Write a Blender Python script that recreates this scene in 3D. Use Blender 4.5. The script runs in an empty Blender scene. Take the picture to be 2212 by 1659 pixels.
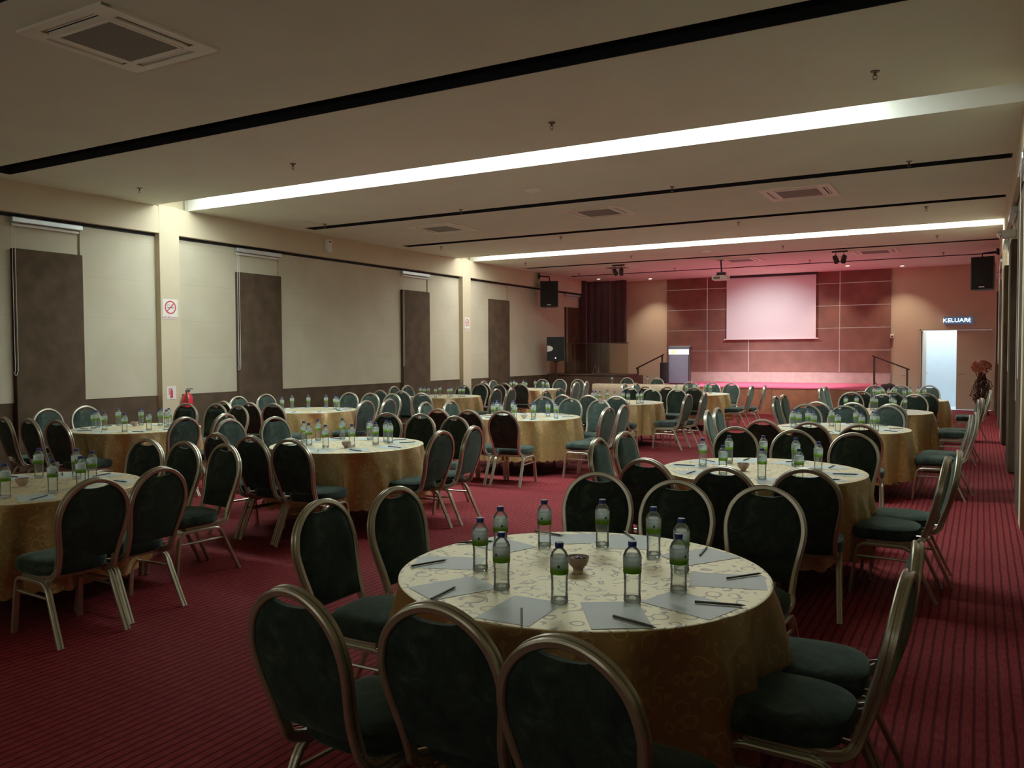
import bpy, bmesh, math, random
from mathutils import Vector, Matrix
random.seed(7)
COL = bpy.context.scene.collection
PI = math.pi
TABLES={'A': (-1.429, 3.105), 'B': (-1.453, 6.449), 'C': (-1.431, 10.449), 'D': (-1.351, 13.618), 'E': (-1.266, 17.2), 'F': (-5.526, 6.392), 'G': (-5.645, 10.388), 'H': (-5.732, 14.179), 'I': (-5.489, 17.812), 'J': (-5.744, 3.273), 'K': (-9.138, 6.622), 'L': (-9.508, 10.087), 'M': (-9.939, 14.64), 'N': (-9.963, 18.464)}
CHAIRS=[('A','near',0,3,-1.82,1.82,-5),('A','near',1,3,-1.34,1.9,1),('A','near',2,3,-0.86,1.82,7),('A','far',0,3,-1.97,4.53,186),('A','far',1,3,-1.46,4.46,180),('A','far',2,3,-0.98,4.48,175),('A','left',0,2,-2.81,3.03,-89),('A','left',1,2,-2.73,3.51,-95),('A','right',0,2,-0.18,3.39,94),('A','right',1,2,-0.18,2.92,87),('B','near',0,3,-1.95,5.23,-7),('B','near',1,3,-1.39,5.09,1),('B','near',2,3,-0.92,5.24,7),('B','far',0,3,-2.02,7.9,186),('B','far',1,3,-1.47,7.85,180),('B','far',2,3,-0.95,7.76,174),('B','left',0,2,-2.79,6.34,-89),('B','left',1,2,-2.81,6.98,-96),('B','right',0,2,-0.17,6.24,87),('B','right',1,2,-0.11,6.71,93),('C','near',0,3,-1.99,8.84,-6),('C','near',1,3,-1.5,8.75,-1),('C','near',2,3,-1.02,8.68,4),('C','far',0,3,-2.07,11.8,188),('C','far',1,3,-1.56,11.7,182),('C','far',2,3,-1.05,11.88,176),('C','left',0,2,-2.93,10.01,-85),('C','left',1,2,-2.95,10.53,-91),('C','right',0,2,-0.07,10.49,91),('C','right',1,2,-0.02,10.99,96),('D','near',0,3,-2.03,12.4,-9),('D','near',1,3,-1.55,12.39,-3),('D','near',2,3,-1.05,12.27,4),('D','far',0,3,-1.99,15.7,185),('D','far',1,3,-1.42,15.13,181),('D','far',2,3,-0.95,15.34,176),('D','left',0,2,-2.91,13.77,-92),('D','left',1,2,-2.88,14.25,-97),('D','right',0,2,-0.0,13.9,94),('D','right',1,2,0.04,14.38,99),('E','near',0,3,-1.86,15.98,-8),('E','near',1,3,-1.33,15.8,-1),('E','near',2,3,-0.8,15.66,5),('E','far',0,3,-1.96,19.21,186),('E','far',1,3,-1.47,19.41,182),('E','far',2,3,-0.93,19.36,177),('E','left',0,2,-2.8,17.44,-93),('E','left',1,2,-2.78,17.92,-98),('E','right',0,1,0.18,17.44,93),('F','near',0,3,-6.04,5.18,-7),('F','near',1,3,-5.56,5.14,-1),('F','near',2,3,-5.06,5.11,6),('F','far',0,3,-6.23,7.95,187),('F','far',1,3,-5.76,7.99,182),('F','far',2,3,-5.19,7.87,176),('F','left',0,2,-7.24,6.39,-90),('F','left',1,2,-7.03,6.86,-95),('F','right',0,2,-4.31,6.31,89),('F','right',1,2,-4.31,6.87,96),('G','near',0,3,-6.1,8.8,-5),('G','near',1,3,-5.62,8.78,0),('G','near',2,3,-5.14,8.82,5),('G','far',0,3,-6.24,12.08,186),('G','far',1,3,-5.65,11.87,180),('G','far',2,3,-5.03,11.6,172),('G','left',0,2,-7.16,9.99,-86),('G','left',1,2,-7.03,10.47,-91),('G','right',0,2,-4.22,10.03,86),('G','right',1,2,-4.22,10.57,92),('H','near',0,3,-6.24,12.76,-6),('H','near',1,3,-5.76,12.77,0),('H','near',2,3,-5.22,12.69,6),('H','far',0,3,-6.31,16.09,185),('H','far',1,3,-5.67,15.64,179),('H','far',2,3,-5.2,15.81,175),('H','left',0,2,-7.29,14.15,-90),('H','left',1,2,-7.47,15.11,-98),('H','right',0,2,-4.34,13.82,86),('H','right',1,2,-4.2,14.3,91),('I','near',0,3,-6.16,16.6,-9),('I','near',1,3,-5.65,16.5,-2),('I','near',2,3,-5.05,16.37,5),('I','far',0,3,-6.17,19.77,186),('I','far',1,3,-5.51,19.33,180),('I','far',2,3,-5.02,19.2,174),('I','left',0,2,-7.2,17.96,-91),('I','left',1,2,-7.1,18.43,-96),('I','right',0,2,-4.22,17.82,90),('I','right',1,2,-4.05,18.29,96),('J','far',0,3,-6.16,4.58,185),('J','far',1,3,-5.69,4.59,179),('J','far',2,3,-5.22,4.6,173),('J','right',0,2,-4.43,2.95,86),('J','right',1,2,-4.5,3.44,92),('K','near',0,3,-9.86,5.41,-9),('K','near',1,3,-9.38,5.42,-3),('K','near',2,3,-8.85,5.42,4),('K','far',0,3,-10.16,8.22,190),('K','far',1,3,-9.68,8.36,185),('K','far',2,3,-9.06,8.21,179),('K','left',0,2,-10.93,6.57,-90),('K','left',1,2,-11.03,7.18,-95),('K','right',0,2,-7.93,6.39,87),('K','right',1,2,-7.93,6.98,95),('L','near',0,3,-10.13,8.85,-8),('L','near',1,3,-9.46,8.75,1),('L','near',2,3,-8.96,8.73,7),('L','far',0,3,-10.25,11.94,187),('L','far',1,3,-9.75,11.95,182),('L','far',2,3,-9.21,11.9,177),('L','left',0,2,-11.15,10.06,-90),('L','left',1,2,-11.3,10.84,-97),('L','right',0,2,-8.19,9.93,88),('L','right',1,2,-8.15,10.45,94),('M','near',0,3,-10.36,12.95,-4),('M','near',1,3,-9.77,12.87,2),('M','near',2,3,-8.9,12.33,7),('M','far',0,3,-10.26,15.86,184),('M','far',1,3,-10.2,16.5,182),('M','far',2,3,-9.54,16.25,176),('M','left',0,2,-11.3,14.61,-90),('M','left',1,2,-11.3,15.09,-95),('M','right',0,2,-8.47,14.33,86),('M','right',1,2,-8.41,14.84,92),('N','near',0,3,-10.48,17.06,-6),('N','near',1,3,-10.0,17.22,-1),('N','near',2,3,-9.34,16.85,6),('N','far',0,3,-10.54,20.32,185),('N','far',1,3,-10.07,20.46,181),('N','far',2,3,-9.6,20.63,177),('N','left',0,2,-11.3,18.41,-89),('N','left',1,2,-11.3,18.88,-95),('N','right',0,2,-8.62,18.46,90),('N','right',1,2,-8.67,19.17,99)]
BOTTLES={'A':[(-1.803,2.906),(-1.856,3.164),(-1.585,2.708),(-1.759,3.403),(-1.315,2.66),(-1.526,3.54),(-1.089,2.799),(-1.251,3.472),(-1.063,3.285),(-0.981,2.998)],'B':[(-1.913,6.444),(-1.641,6.04),(-1.787,6.757),(-1.54,6.886),(-1.345,5.973),(-1.27,6.809),(-1.108,6.061),(-1.066,6.602)],'C':[(-1.942,10.246),(-1.852,10.096),(-1.791,10.361),(-1.66,9.952),(-1.563,10.605),(-1.393,9.902),(-1.283,10.586),(-1.15,9.977),(-1.065,10.266),(-1.023,10.175)],'D':[(-1.825,13.781),(-1.694,13.993),(-1.462,13.941),(-1.397,13.816),(-1.2,14.055),(-1.124,13.643),(-0.992,13.845)],'E':[(-1.784,17.382),(-1.7,17.285),(-1.666,17.576),(-1.489,16.916),(-1.447,17.717),(-1.232,16.999),(-1.169,17.506),(-1.037,17.696),(-0.928,17.608)],'F':[(-6.025,6.299),(-5.814,6.148),(-6.055,6.541),(-5.525,6.071),(-5.913,6.759),(-5.339,6.239),(-5.605,6.836),(-5.262,6.507),(-5.347,6.786),(-5.224,6.69)],'G':[(-5.93,9.918),(-6.115,10.343),(-5.767,9.855),(-5.904,10.439),(-5.542,9.851),(-5.476,10.28),(-5.312,9.953),(-5.366,10.503),(-5.114,10.255)],'H':[(-6.134,13.805),(-6.045,13.729),(-5.941,13.673),(-5.994,14.144),(-5.637,13.638),(-5.629,14.006),(-5.419,13.728),(-5.29,13.859),(-5.282,14.041)],'I':[(-5.772,17.485),(-5.678,17.877),(-5.588,18.164),(-5.348,17.651),(-5.37,18.248),(-5.187,18.012)],'J':[(-6.055,3.573),(-5.291,3.212),(-5.77,3.683),(-5.315,3.423),(-5.524,3.644),(-5.388,2.962)],'K':[(-9.558,6.384),(-9.513,6.311),(-9.238,6.266),(-9.663,6.75),(-8.791,6.221),(-9.444,6.92),(-8.734,6.506),(-9.208,7.031),(-8.898,6.884),(-9.103,7.079)],'L':[(-9.804,9.764),(-10.037,10.225),(-9.901,10.469),(-9.645,10.619),(-9.233,10.387),(-9.065,10.252)],'M':[(-10.276,14.207),(-10.108,14.117),(-10.142,14.312),(-9.815,14.105),(-10.125,14.718),(-9.576,14.23),(-9.685,14.496),(-9.433,14.432),(-9.404,14.528)],'N':[(-10.28,18.064),(-10.474,18.575),(-10.038,17.919),(-10.247,18.658),(-9.78,17.95),(-9.954,18.766),(-9.679,18.675),(-9.418,18.397)]}
SHEETS=[(-1.075, 2.615, -148), (-1.395, 2.5, -178), (-1.76, 2.64, -28), (-2.005, 2.945, -69), (-1.965, 3.345, -110), (-1.75, 3.64, 126), (-1.455, 3.73, -163), (-1.07, 3.575, 147), (-0.86, 3.24, -74), (-0.885, 2.865, -107)]
PENS=[(-0.995, 2.575, -105), (-1.35, 2.44, -151), (-1.745, 2.55, 3), (-2.05, 2.89, -24), (-2.085, 3.32, -52), (-1.865, 3.655, -100), (-1.49, 3.795, -141), (-1.08, 3.66, 6), (-0.815, 3.325, -36), (-0.8, 2.91, -77)]
BOWLS={'A': (-1.45, 3.11), 'B': (-1.57, 6.35), 'J': (-5.77, 3.29), 'K': (-9.41, 6.8), 'G': (-5.5, 10.04), 'F': (-5.34, 6.16)}

XL, XR, YF, YB, ZC, ZB = -11.66, 0.34, 26.55, -2.6, 4.085, 3.65
XLP, XRP = -11.81, 0.44           # recessed panel planes of the long walls

# ------------------------------------------------------------ materials
def newmat(name):
    m = bpy.data.materials.new(name); m.use_nodes = True
    nt = m.node_tree; b = nt.nodes['Principled BSDF']
    return m, nt, b
def N(nt, t, **kw):
    n = nt.nodes.new(t)
    for k, v in kw.items():
        if k.startswith('i_'):
            n.inputs[k[2:].replace('_', ' ')].default_value = v
        else: setattr(n, k, v)
    return n
def L(nt, a, b): nt.links.new(a, b)
def coords(nt, kind='Object', scale=(1,1,1), rot=(0,0,0)):
    tc = N(nt, 'ShaderNodeTexCoord'); mp = N(nt, 'ShaderNodeMapping')
    mp.inputs['Scale'].default_value = scale; mp.inputs['Rotation'].default_value = rot
    L(nt, tc.outputs[kind], mp.inputs[0]); return mp.outputs[0]
def ramp(nt, fac, stops, interp='LINEAR'):
    r = N(nt, 'ShaderNodeValToRGB'); r.color_ramp.interpolation = interp
    e = r.color_ramp.elements
    while len(e) > 1: e.remove(e[-1])
    e[0].position = stops[0][0]; e[0].color = (*stops[0][1], 1)
    for p, c in stops[1:]:
        x = e.new(p); x.color = (*c, 1)
    L(nt, fac, r.inputs[0]); return r.outputs[0]
def plain(name, col, rough=.6, metal=0, var=.12, vscale=6, bump=0, bscale=200, spec=.5, kind='Object', sheen=0):
    m, nt, b = newmat(name)
    v = coords(nt, kind)
    n = N(nt, 'ShaderNodeTexNoise', i_Scale=vscale, i_Detail=4.0); L(nt, v, n.inputs['Vector'])
    lo = tuple(c*(1-var) for c in col); hi = tuple(min(1, c*(1+var)) for c in col)
    L(nt, ramp(nt, n.outputs['Fac'], [(.3, lo), (.7, hi)]), b.inputs['Base Color'])
    b.inputs['Roughness'].default_value = rough; b.inputs['Metallic'].default_value = metal
    b.inputs['Specular IOR Level'].default_value = spec
    if sheen:
        b.inputs['Sheen Weight'].default_value = sheen
        b.inputs['Sheen Roughness'].default_value = .45
        b.inputs['Sheen Tint'].default_value = (min(1,col[0]*3+.15), min(1,col[1]*3+.15), min(1,col[2]*3+.15), 1)
    if bump:
        n2 = N(nt, 'ShaderNodeTexNoise', i_Scale=float(bscale), i_Detail=3.0); L(nt, v, n2.inputs['Vector'])
        bp = N(nt, 'ShaderNodeBump', i_Strength=bump, i_Distance=.01)
        L(nt, n2.outputs['Fac'], bp.inputs['Height']); L(nt, bp.outputs[0], b.inputs['Normal'])
    return m
def glow(name, col, strength):
    m, nt, b = newmat(name)
    v = coords(nt)
    n = N(nt, 'ShaderNodeTexNoise', i_Scale=1.5); L(nt, v, n.inputs['Vector'])
    c = ramp(nt, n.outputs['Fac'], [(.3, tuple(x*.96 for x in col)), (.7, col)])
    L(nt, c, b.inputs['Base Color']); L(nt, c, b.inputs['Emission Color'])
    b.inputs['Emission Strength'].default_value = strength
    return m

M = {}
M['ceil'] = plain('ceiling_paint', (.72,.76,.60), .9, var=.04, vscale=1.2, bump=.05, bscale=60)
M['trough'] = plain('trough_paint', (.82,.82,.76), .8, var=.02)
M['slot'] = plain('dark_slot', (.006,.008,.012), .9)
M['wall'] = plain('beige_wall_paint', (.56,.47,.31), .8, var=.05, vscale=1.5)
M['wallfar'] = plain('warm_wall_paint', (.56,.42,.29), .8, var=.05, vscale=1.2)
M['brown'] = plain('brown_suede_panel', (.066,.042,.026), .9, var=.25, vscale=3.5, bump=.15, bscale=90, spec=.15)
M['brownfar'] = plain('stage_wall_panel', (.17,.065,.045), .7, var=.25, vscale=2.5, bump=.1, bscale=60)
M['metalstrip'] = plain('aluminium_strip', (.75,.70,.68), .35, metal=.8)
M['alu'] = plain('aluminium_box', (.62,.68,.72), .35, metal=.6)
M['blind'] = plain('cream_blind', (.52,.47,.33), .8, var=.03)
M['white'] = plain('white_plastic', (.78,.76,.70), .5, var=.03)
M['acwhite'] = plain('ac_cream_plastic', (.86,.82,.68), .5, var=.03)
M['grille'] = plain('ac_grille', (.16,.15,.12), .7, var=.15, vscale=60)
M['black'] = plain('black_plastic', (.005,.006,.006), .5, var=.2)
M['blackcloth'] = plain('black_cloth', (.02,.012,.014), .9, var=.2)
M['curtain'] = plain('plum_curtain', (.055,.025,.030), .9, var=.15, vscale=3)
M['frame'] = plain('champagne_metal', (.55,.52,.41), .28, metal=.7, var=.06, vscale=20)
M['brass'] = plain('dull_brass', (.13,.11,.07), .4, metal=.6)
M['chrome'] = plain('chrome', (.7,.7,.68), .2, metal=1)
M['darkwood'] = plain('dark_table_leg', (.03,.012,.012), .5)
M['wood'] = plain('red_brown_wood', (.20,.060,.025), .45, var=.25, vscale=5)
M['boothwood'] = plain('dark_booth_wood', (.075,.040,.028), .45, var=.25, vscale=4)
M['railwood'] = plain('dark_rail', (.045,.014,.008), .4)
M['paper'] = plain('note_paper', (.70,.90,.90), .45, var=.02)
M['paper'].node_tree.nodes['Principled BSDF'].inputs['Coat Weight'].default_value = .8
M['paper'].node_tree.nodes['Principled BSDF'].inputs['Coat Roughness'].default_value = .42
M['pencil'] = plain('dark_pencil', (.035,.028,.022), .4)
M['pencilend'] = plain('grey_pencil_tip', (.35,.35,.33), .4)
M['cap'] = plain('navy_cap', (.018,.04,.26), .4, var=.05)
M['bowl'] = plain('blush_ceramic', (.55,.38,.33), .25, var=.05)
M['sweetr'] = plain('maroon_sweet', (.07,.012,.012), .3)
M['sweetw'] = plain('white_sweet', (.6,.5,.46), .3)
M['red'] = plain('red_enamel', (.55,.012,.02), .3)
M['screen'] = plain('projection_screen', (.78,.74,.76), .8, var=.01)
M['door'] = plain('tan_door', (.50,.38,.27), .6, var=.04)
M['twig'] = plain('dry_twig', (.055,.030,.018), .8, var=.3)
M['dryflower'] = plain('dry_flower', (.42,.13,.07), .9, var=.35, vscale=25)
M['paleflower'] = plain('pale_flower', (.8,.58,.45), .9, var=.2, vscale=25)
M['dryleaf'] = plain('dry_leaf', (.10,.07,.035), .8, var=.3)
M['hall'] = plain('corridor_wall', (.62,.74,.82), .8, var=.02)
M['greyface'] = plain('grey_panel', (.16,.16,.19), .45, var=.1)
M['signred'] = plain('sign_red', (.55,.03,.05), .5)
M['signblack'] = plain('sign_black', (.02,.02,.02), .5)
M['signgreen'] = plain('sign_lime', (.62,.66,.10), .5)
M['signgrey'] = plain('sign_grey', (.5,.48,.48), .5)
M['lime'] = plain('label_leaf', (.01,.08,.03), .5)
M['tube'] = glow('cove_light', (.90,1.0,.94), 12)
M['tube2'] = glow('cove_light_far', (.97,.98,.90), 10)
M['lamp'] = glow('downlight_bulb', (1,.86,.72), 14)
M['exit'] = glow('exit_letters', (.75,.92,1.0), 2.2)
M['exitbox'] = glow('exit_box_face', (.03,.06,.12), .6)
M['leddot'] = glow('led_dot', (1,.95,.85), 1.2)

def mk_fabric():
    m, nt, b = newmat('green_velour')
    v = coords(nt)
    n = N(nt, 'ShaderNodeTexNoise', i_Scale=9.0, i_Detail=5.0, i_Roughness=.65, i_Distortion=.6); L(nt, v, n.inputs['Vector'])
    L(nt, ramp(nt, n.outputs['Fac'], [(.3, (.016,.026,.022)), (.55, (.034,.052,.043)), (.78, (.095,.13,.105))]), b.inputs['Base Color'])
    b.inputs['Roughness'].default_value = .95; b.inputs['Specular IOR Level'].default_value = .15
    b.inputs['Sheen Weight'].default_value = .5; b.inputs['Sheen Roughness'].default_value = .35
    b.inputs['Sheen Tint'].default_value = (.38,.58,.47,1)
    n2 = N(nt, 'ShaderNodeTexNoise', i_Scale=500.0); L(nt, v, n2.inputs['Vector'])
    bp = N(nt, 'ShaderNodeBump', i_Strength=.2, i_Distance=.003)
    L(nt, n2.outputs['Fac'], bp.inputs['Height']); L(nt, bp.outputs[0], b.inputs['Normal'])
    return m
M['fabric'] = mk_fabric()

def mk_cloth(name, base, line, drape):
    m, nt, b = newmat(name)
    v = coords(nt)
    d = N(nt, 'ShaderNodeTexNoise', i_Scale=14.0, i_Detail=2.0); L(nt, v, d.inputs['Vector'])
    mx = N(nt, 'ShaderNodeVectorMath', operation='SCALE'); L(nt, d.outputs['Color'], mx.inputs[0]); mx.inputs['Scale'].default_value = .035
    ad = N(nt, 'ShaderNodeVectorMath', operation='ADD'); L(nt, v, ad.inputs[0]); L(nt, mx.outputs[0], ad.inputs[1])
    vo = N(nt, 'ShaderNodeTexVoronoi', i_Scale=13.0); L(nt, ad.outputs[0], vo.inputs['Vector'])
    # rings round each cell centre, broken up into scrolls
    mul = N(nt, 'ShaderNodeMath', operation='MULTIPLY'); L(nt, vo.outputs['Distance'], mul.inputs[0]); mul.inputs[1].default_value = 2.3
    fr = N(nt, 'ShaderNodeMath', operation='FRACT'); L(nt, mul.outputs[0], fr.inputs[0])
    ring = ramp(nt, fr.outputs[0], [(0,(0,0,0)),(.72,(0,0,0)),(.80,(1,1,1)),(.93,(1,1,1)),(1,(0,0,0))])
    n = N(nt, 'ShaderNodeTexNoise', i_Scale=17.0, i_Detail=1.0); L(nt, v, n.inputs['Vector'])
    msk = ramp(nt, n.outputs['Fac'], [(.40,(0,0,0)),(.47,(1,1,1))])
    pm = N(nt, 'ShaderNodeMath', operation='MULTIPLY'); L(nt, ring, pm.inputs[0]); L(nt, msk, pm.inputs[1])
    mixr = N(nt, 'ShaderNodeMix', data_type='RGBA')
    L(nt, pm.outputs[0], mixr.inputs['Factor']); mixr.inputs['A'].default_value = (*base,1); mixr.inputs['B'].default_value = (*line,1)
    # shade of the hanging part painted by normal, paler scrolls for its sheen
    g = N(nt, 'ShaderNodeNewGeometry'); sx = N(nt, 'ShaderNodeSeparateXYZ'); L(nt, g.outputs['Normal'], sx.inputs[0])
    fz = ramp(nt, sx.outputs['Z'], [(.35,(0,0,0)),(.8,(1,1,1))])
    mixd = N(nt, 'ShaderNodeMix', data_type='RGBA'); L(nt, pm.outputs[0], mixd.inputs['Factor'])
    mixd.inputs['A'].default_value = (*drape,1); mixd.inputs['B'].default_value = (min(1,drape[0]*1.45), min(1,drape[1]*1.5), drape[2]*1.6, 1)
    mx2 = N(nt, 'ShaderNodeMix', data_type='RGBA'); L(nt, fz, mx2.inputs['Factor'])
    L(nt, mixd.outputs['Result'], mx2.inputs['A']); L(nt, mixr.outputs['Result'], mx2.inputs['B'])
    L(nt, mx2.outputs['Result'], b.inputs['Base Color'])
    b.inputs['Roughness'].default_value = .44; b.inputs['Metallic'].default_value = .45; b.inputs['Specular IOR Level'].default_value = .9; b.inputs['IOR'].default_value = 1.7; b.inputs['Coat Weight'].default_value = .35; b.inputs['Coat Roughness'].default_value = .4
    b.inputs['Sheen Weight'].default_value = .15; b.inputs['Sheen Tint'].default_value = (1,.85,.45,1)
    bp = N(nt, 'ShaderNodeBump', i_Strength=.25, i_Distance=.003); L(nt, pm.outputs[0], bp.inputs['Height']); L(nt, bp.outputs[0], b.inputs['Normal'])
    return m
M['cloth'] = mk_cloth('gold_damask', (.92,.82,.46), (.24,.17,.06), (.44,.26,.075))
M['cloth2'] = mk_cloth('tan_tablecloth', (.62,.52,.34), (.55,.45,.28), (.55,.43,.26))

def mk_carpet(name, a, bcol, dark):
    m, nt, b = newmat(name)
    v = coords(nt)
    sp = N(nt, 'ShaderNodeSeparateXYZ'); L(nt, v, sp.inputs[0])
    w = N(nt, 'ShaderNodeTexNoise', i_Scale=3.0, i_Detail=2.0); L(nt, v, w.inputs['Vector'])
    mm = N(nt, 'ShaderNodeMath', operation='MULTIPLY_ADD'); L(nt, w.outputs['Fac'], mm.inputs[0]); mm.inputs[1].default_value = .012; L(nt, sp.outputs['X'], mm.inputs[2])
    dv = N(nt, 'ShaderNodeMath', operation='MULTIPLY'); L(nt, mm.outputs[0], dv.inputs[0]); dv.inputs[1].default_value = 1/.052
    fr = N(nt, 'ShaderNodeMath', operation='FRACT'); L(nt, dv.outputs[0], fr.inputs[0])
    line = ramp(nt, fr.outputs[0], [(0,(0,0,0)),(.10,(0,0,0)),(.26,(1,1,1)),(.86,(1,1,1)),(1,(0,0,0))])
    dy = N(nt, 'ShaderNodeMath', operation='MULTIPLY'); L(nt, sp.outputs['Y'], dy.inputs[0]); dy.inputs[1].default_value = 1/.10
    fy = N(nt, 'ShaderNodeMath', operation='FRACT'); L(nt, dy.outputs[0], fy.inputs[0])
    rows = ramp(nt, fy.outputs[0], [(0,(.88,.88,.88)),(.18,(.92,.92,.92)),(.3,(1,1,1)),(.9,(1,1,1)),(1,(.88,.88,.88))])
    st = N(nt, 'ShaderNodeMapping'); st.inputs['Scale'].default_value = (160,14,1); L(nt, v, st.inputs[0])
    n = N(nt, 'ShaderNodeTexNoise', i_Scale=1.0, i_Detail=2.0); L(nt, st.outputs[0], n.inputs['Vector'])
    c = ramp(nt, n.outputs['Fac'], [(.32, a), (.7, bcol)])
    big = N(nt, 'ShaderNodeTexNoise', i_Scale=.9, i_Detail=3.0); L(nt, v, big.inputs['Vector'])
    mb = ramp(nt, big.outputs['Fac'], [(.3,(.78,.78,.78)),(.7,(1,1,1))])
    m0 = N(nt, 'ShaderNodeMix', data_type='RGBA', blend_type='MULTIPLY'); m0.inputs['Factor'].default_value = 1
    L(nt, c, m0.inputs['A']); L(nt, rows, m0.inputs['B'])
    m00 = N(nt, 'ShaderNodeMix', data_type='RGBA', blend_type='MULTIPLY'); m00.inputs['Factor'].default_value = 1
    L(nt, m0.outputs['Result'], m00.inputs['A']); L(nt, mb, m00.inputs['B'])
    m1 = N(nt, 'ShaderNodeMix', data_type='RGBA'); L(nt, line, m1.inputs['Factor'])
    m1.inputs['A'].default_value = (*dark,1); L(nt, m00.outputs['Result'], m1.inputs['B'])
    L(nt, m1.outputs['Result'], b.inputs['Base Color'])
    b.inputs['Roughness'].default_value = .95; b.inputs['Specular IOR Level'].default_value = .1
    bp = N(nt, 'ShaderNodeBump', i_Strength=.5, i_Distance=.004)
    L(nt, line, bp.inputs['Height']); L(nt, bp.outputs[0], b.inputs['Normal'])
    return m
M['carpet'] = mk_carpet('red_ribbed_carpet', (.18,.015,.019), (.30,.036,.042), (.075,.005,.008))
M['stagecarpet'] = plain('stage_carpet', (.62,.07,.15), .95, var=.06, vscale=3)

def mk_panel():   # padded fabric wall panels with faint joints
    m, nt, b = newmat('beige_fabric_panel')
    v = coords(nt)
    n = N(nt, 'ShaderNodeTexNoise', i_Scale=1.6, i_Detail=6.0, i_Distortion=.4); L(nt, v, n.inputs['Vector'])
    c = ramp(nt, n.outputs['Fac'], [(.3, (.46,.41,.285)), (.7, (.53,.48,.345))])
    sp = N(nt, 'ShaderNodeSeparateXYZ'); L(nt, v, sp.inputs[0])
    sh = N(nt, 'ShaderNodeMath', operation='MULTIPLY_ADD'); L(nt, sp.outputs['Z'], sh.inputs[0]); sh.inputs[1].default_value = 1/.62; sh.inputs[2].default_value = .4
    fr = N(nt, 'ShaderNodeMath', operation='FRACT'); L(nt, sh.outputs[0], fr.inputs[0])
    ln = ramp(nt, fr.outputs[0], [(0,(.88,.88,.88)),(.012,(.88,.88,.88)),(.02,(1,1,1))])
    sy = N(nt, 'ShaderNodeMath', operation='MULTIPLY'); L(nt, sp.outputs['Y'], sy.inputs[0]); sy.inputs[1].default_value = 1/1.22
    fy = N(nt, 'ShaderNodeMath', operation='FRACT'); L(nt, sy.outputs[0], fy.inputs[0])
    ly = ramp(nt, fy.outputs[0], [(0,(.96,.96,.96)),(.006,(.96,.96,.96)),(.01,(1,1,1))])
    a = N(nt, 'ShaderNodeMix', data_type='RGBA', blend_type='MULTIPLY'); a.inputs['Factor'].default_value = 1; L(nt, c, a.inputs['A']); L(nt, ln, a.inputs['B'])
    a2 = N(nt, 'ShaderNodeMix', data_type='RGBA', blend_type='MULTIPLY'); a2.inputs['Factor'].default_value = 1; L(nt, a.outputs['Result'], a2.inputs['A']); L(nt, ly, a2.inputs['B'])
    L(nt, a2.outputs['Result'], b.inputs['Base Color']); b.inputs['Roughness'].default_value = .9
    return m
M['panel'] = mk_panel()

def mk_glassy(name, col, trans, rough, ior, glassw=True):
    m, nt, b = newmat(name)
    out = nt.nodes['Material Output']
    v = coords(nt)
    n = N(nt, 'ShaderNodeTexNoise', i_Scale=55.0, i_Detail=1.0); L(nt, v, n.inputs['Vector'])
    bp = N(nt, 'ShaderNodeBump', i_Strength=.35, i_Distance=.004); L(nt, n.outputs['Fac'], bp.inputs['Height'])
    tr = N(nt, 'ShaderNodeBsdfTransparent'); tr.inputs[0].default_value = (*col,1)
    gl = N(nt, 'ShaderNodeBsdfGlass' if glassw else 'ShaderNodeBsdfGlossy'); gl.inputs['Roughness'].default_value = rough
    if glassw: gl.inputs['IOR'].default_value = ior
    L(nt, bp.outputs[0], gl.inputs['Normal'])
    if glassw:
        mx = N(nt, 'ShaderNodeMixShader'); mx.inputs[0].default_value = trans
    else:
        mx = N(nt, 'ShaderNodeMixShader'); fn = N(nt, 'ShaderNodeFresnel', i_IOR=ior); L(nt, bp.outputs[0], fn.inputs['Normal'])
        L(nt, fn.outputs[0], mx.inputs[0])
    L(nt, tr.outputs[0], mx.inputs[1]); L(nt, gl.outputs[0], mx.inputs[2]); L(nt, mx.outputs[0], out.inputs['Surface'])
    return m
M['pet'] = mk_glassy('clear_bottle_plastic', (.99,1,.995), .5, .05, 1.32, False)
M['water'] = mk_glassy('water', (.985,1,.99), .07, 0.0, 1.2, True)
M['glint'] = mk_glassy('bottle_foot_glint', (.95,1,.98), .5, .15, 2.6, False)  # whitened, over-glossy surface stands in for glints at the bottle base
M['boothglass'] = mk_glassy('booth_glass', (.80,.74,.68), .5, .02, 1.5, False)

def mk_label():
    m, nt, b = newmat('bottle_label')
    v = coords(nt)
    sp = N(nt, 'ShaderNodeSeparateXYZ'); L(nt, v, sp.inputs[0])
    mr = N(nt, 'ShaderNodeMapRange'); mr.inputs[1].default_value = .108; mr.inputs[2].default_value = .172; L(nt, sp.outputs['Z'], mr.inputs[0])
    L(nt, ramp(nt, mr.outputs[0], [(0,(.16,.38,.02)),(.26,(.26,.52,.03)),(.36,(.50,.68,.40)),(.5,(.82,.90,.88)),(.72,(.66,.76,.78)),(.8,(.88,.93,.92)),(1,(.6,.7,.7))]), b.inputs['Base Color'])
    b.inputs['Roughness'].default_value = .45
    tr = N(nt, 'ShaderNodeBsdfTranslucent'); mx = N(nt, 'ShaderNodeMixShader'); mx.inputs[0].default_value = .68
    src = b.inputs['Base Color'].links[0].from_socket; L(nt, src, tr.inputs['Color'])
    L(nt, b.outputs[0], mx.inputs[1]); L(nt, tr.outputs[0], mx.inputs[2]); L(nt, mx.outputs[0], nt.nodes['Material Output'].inputs['Surface'])
    return m
M['label'] = mk_label()
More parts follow.
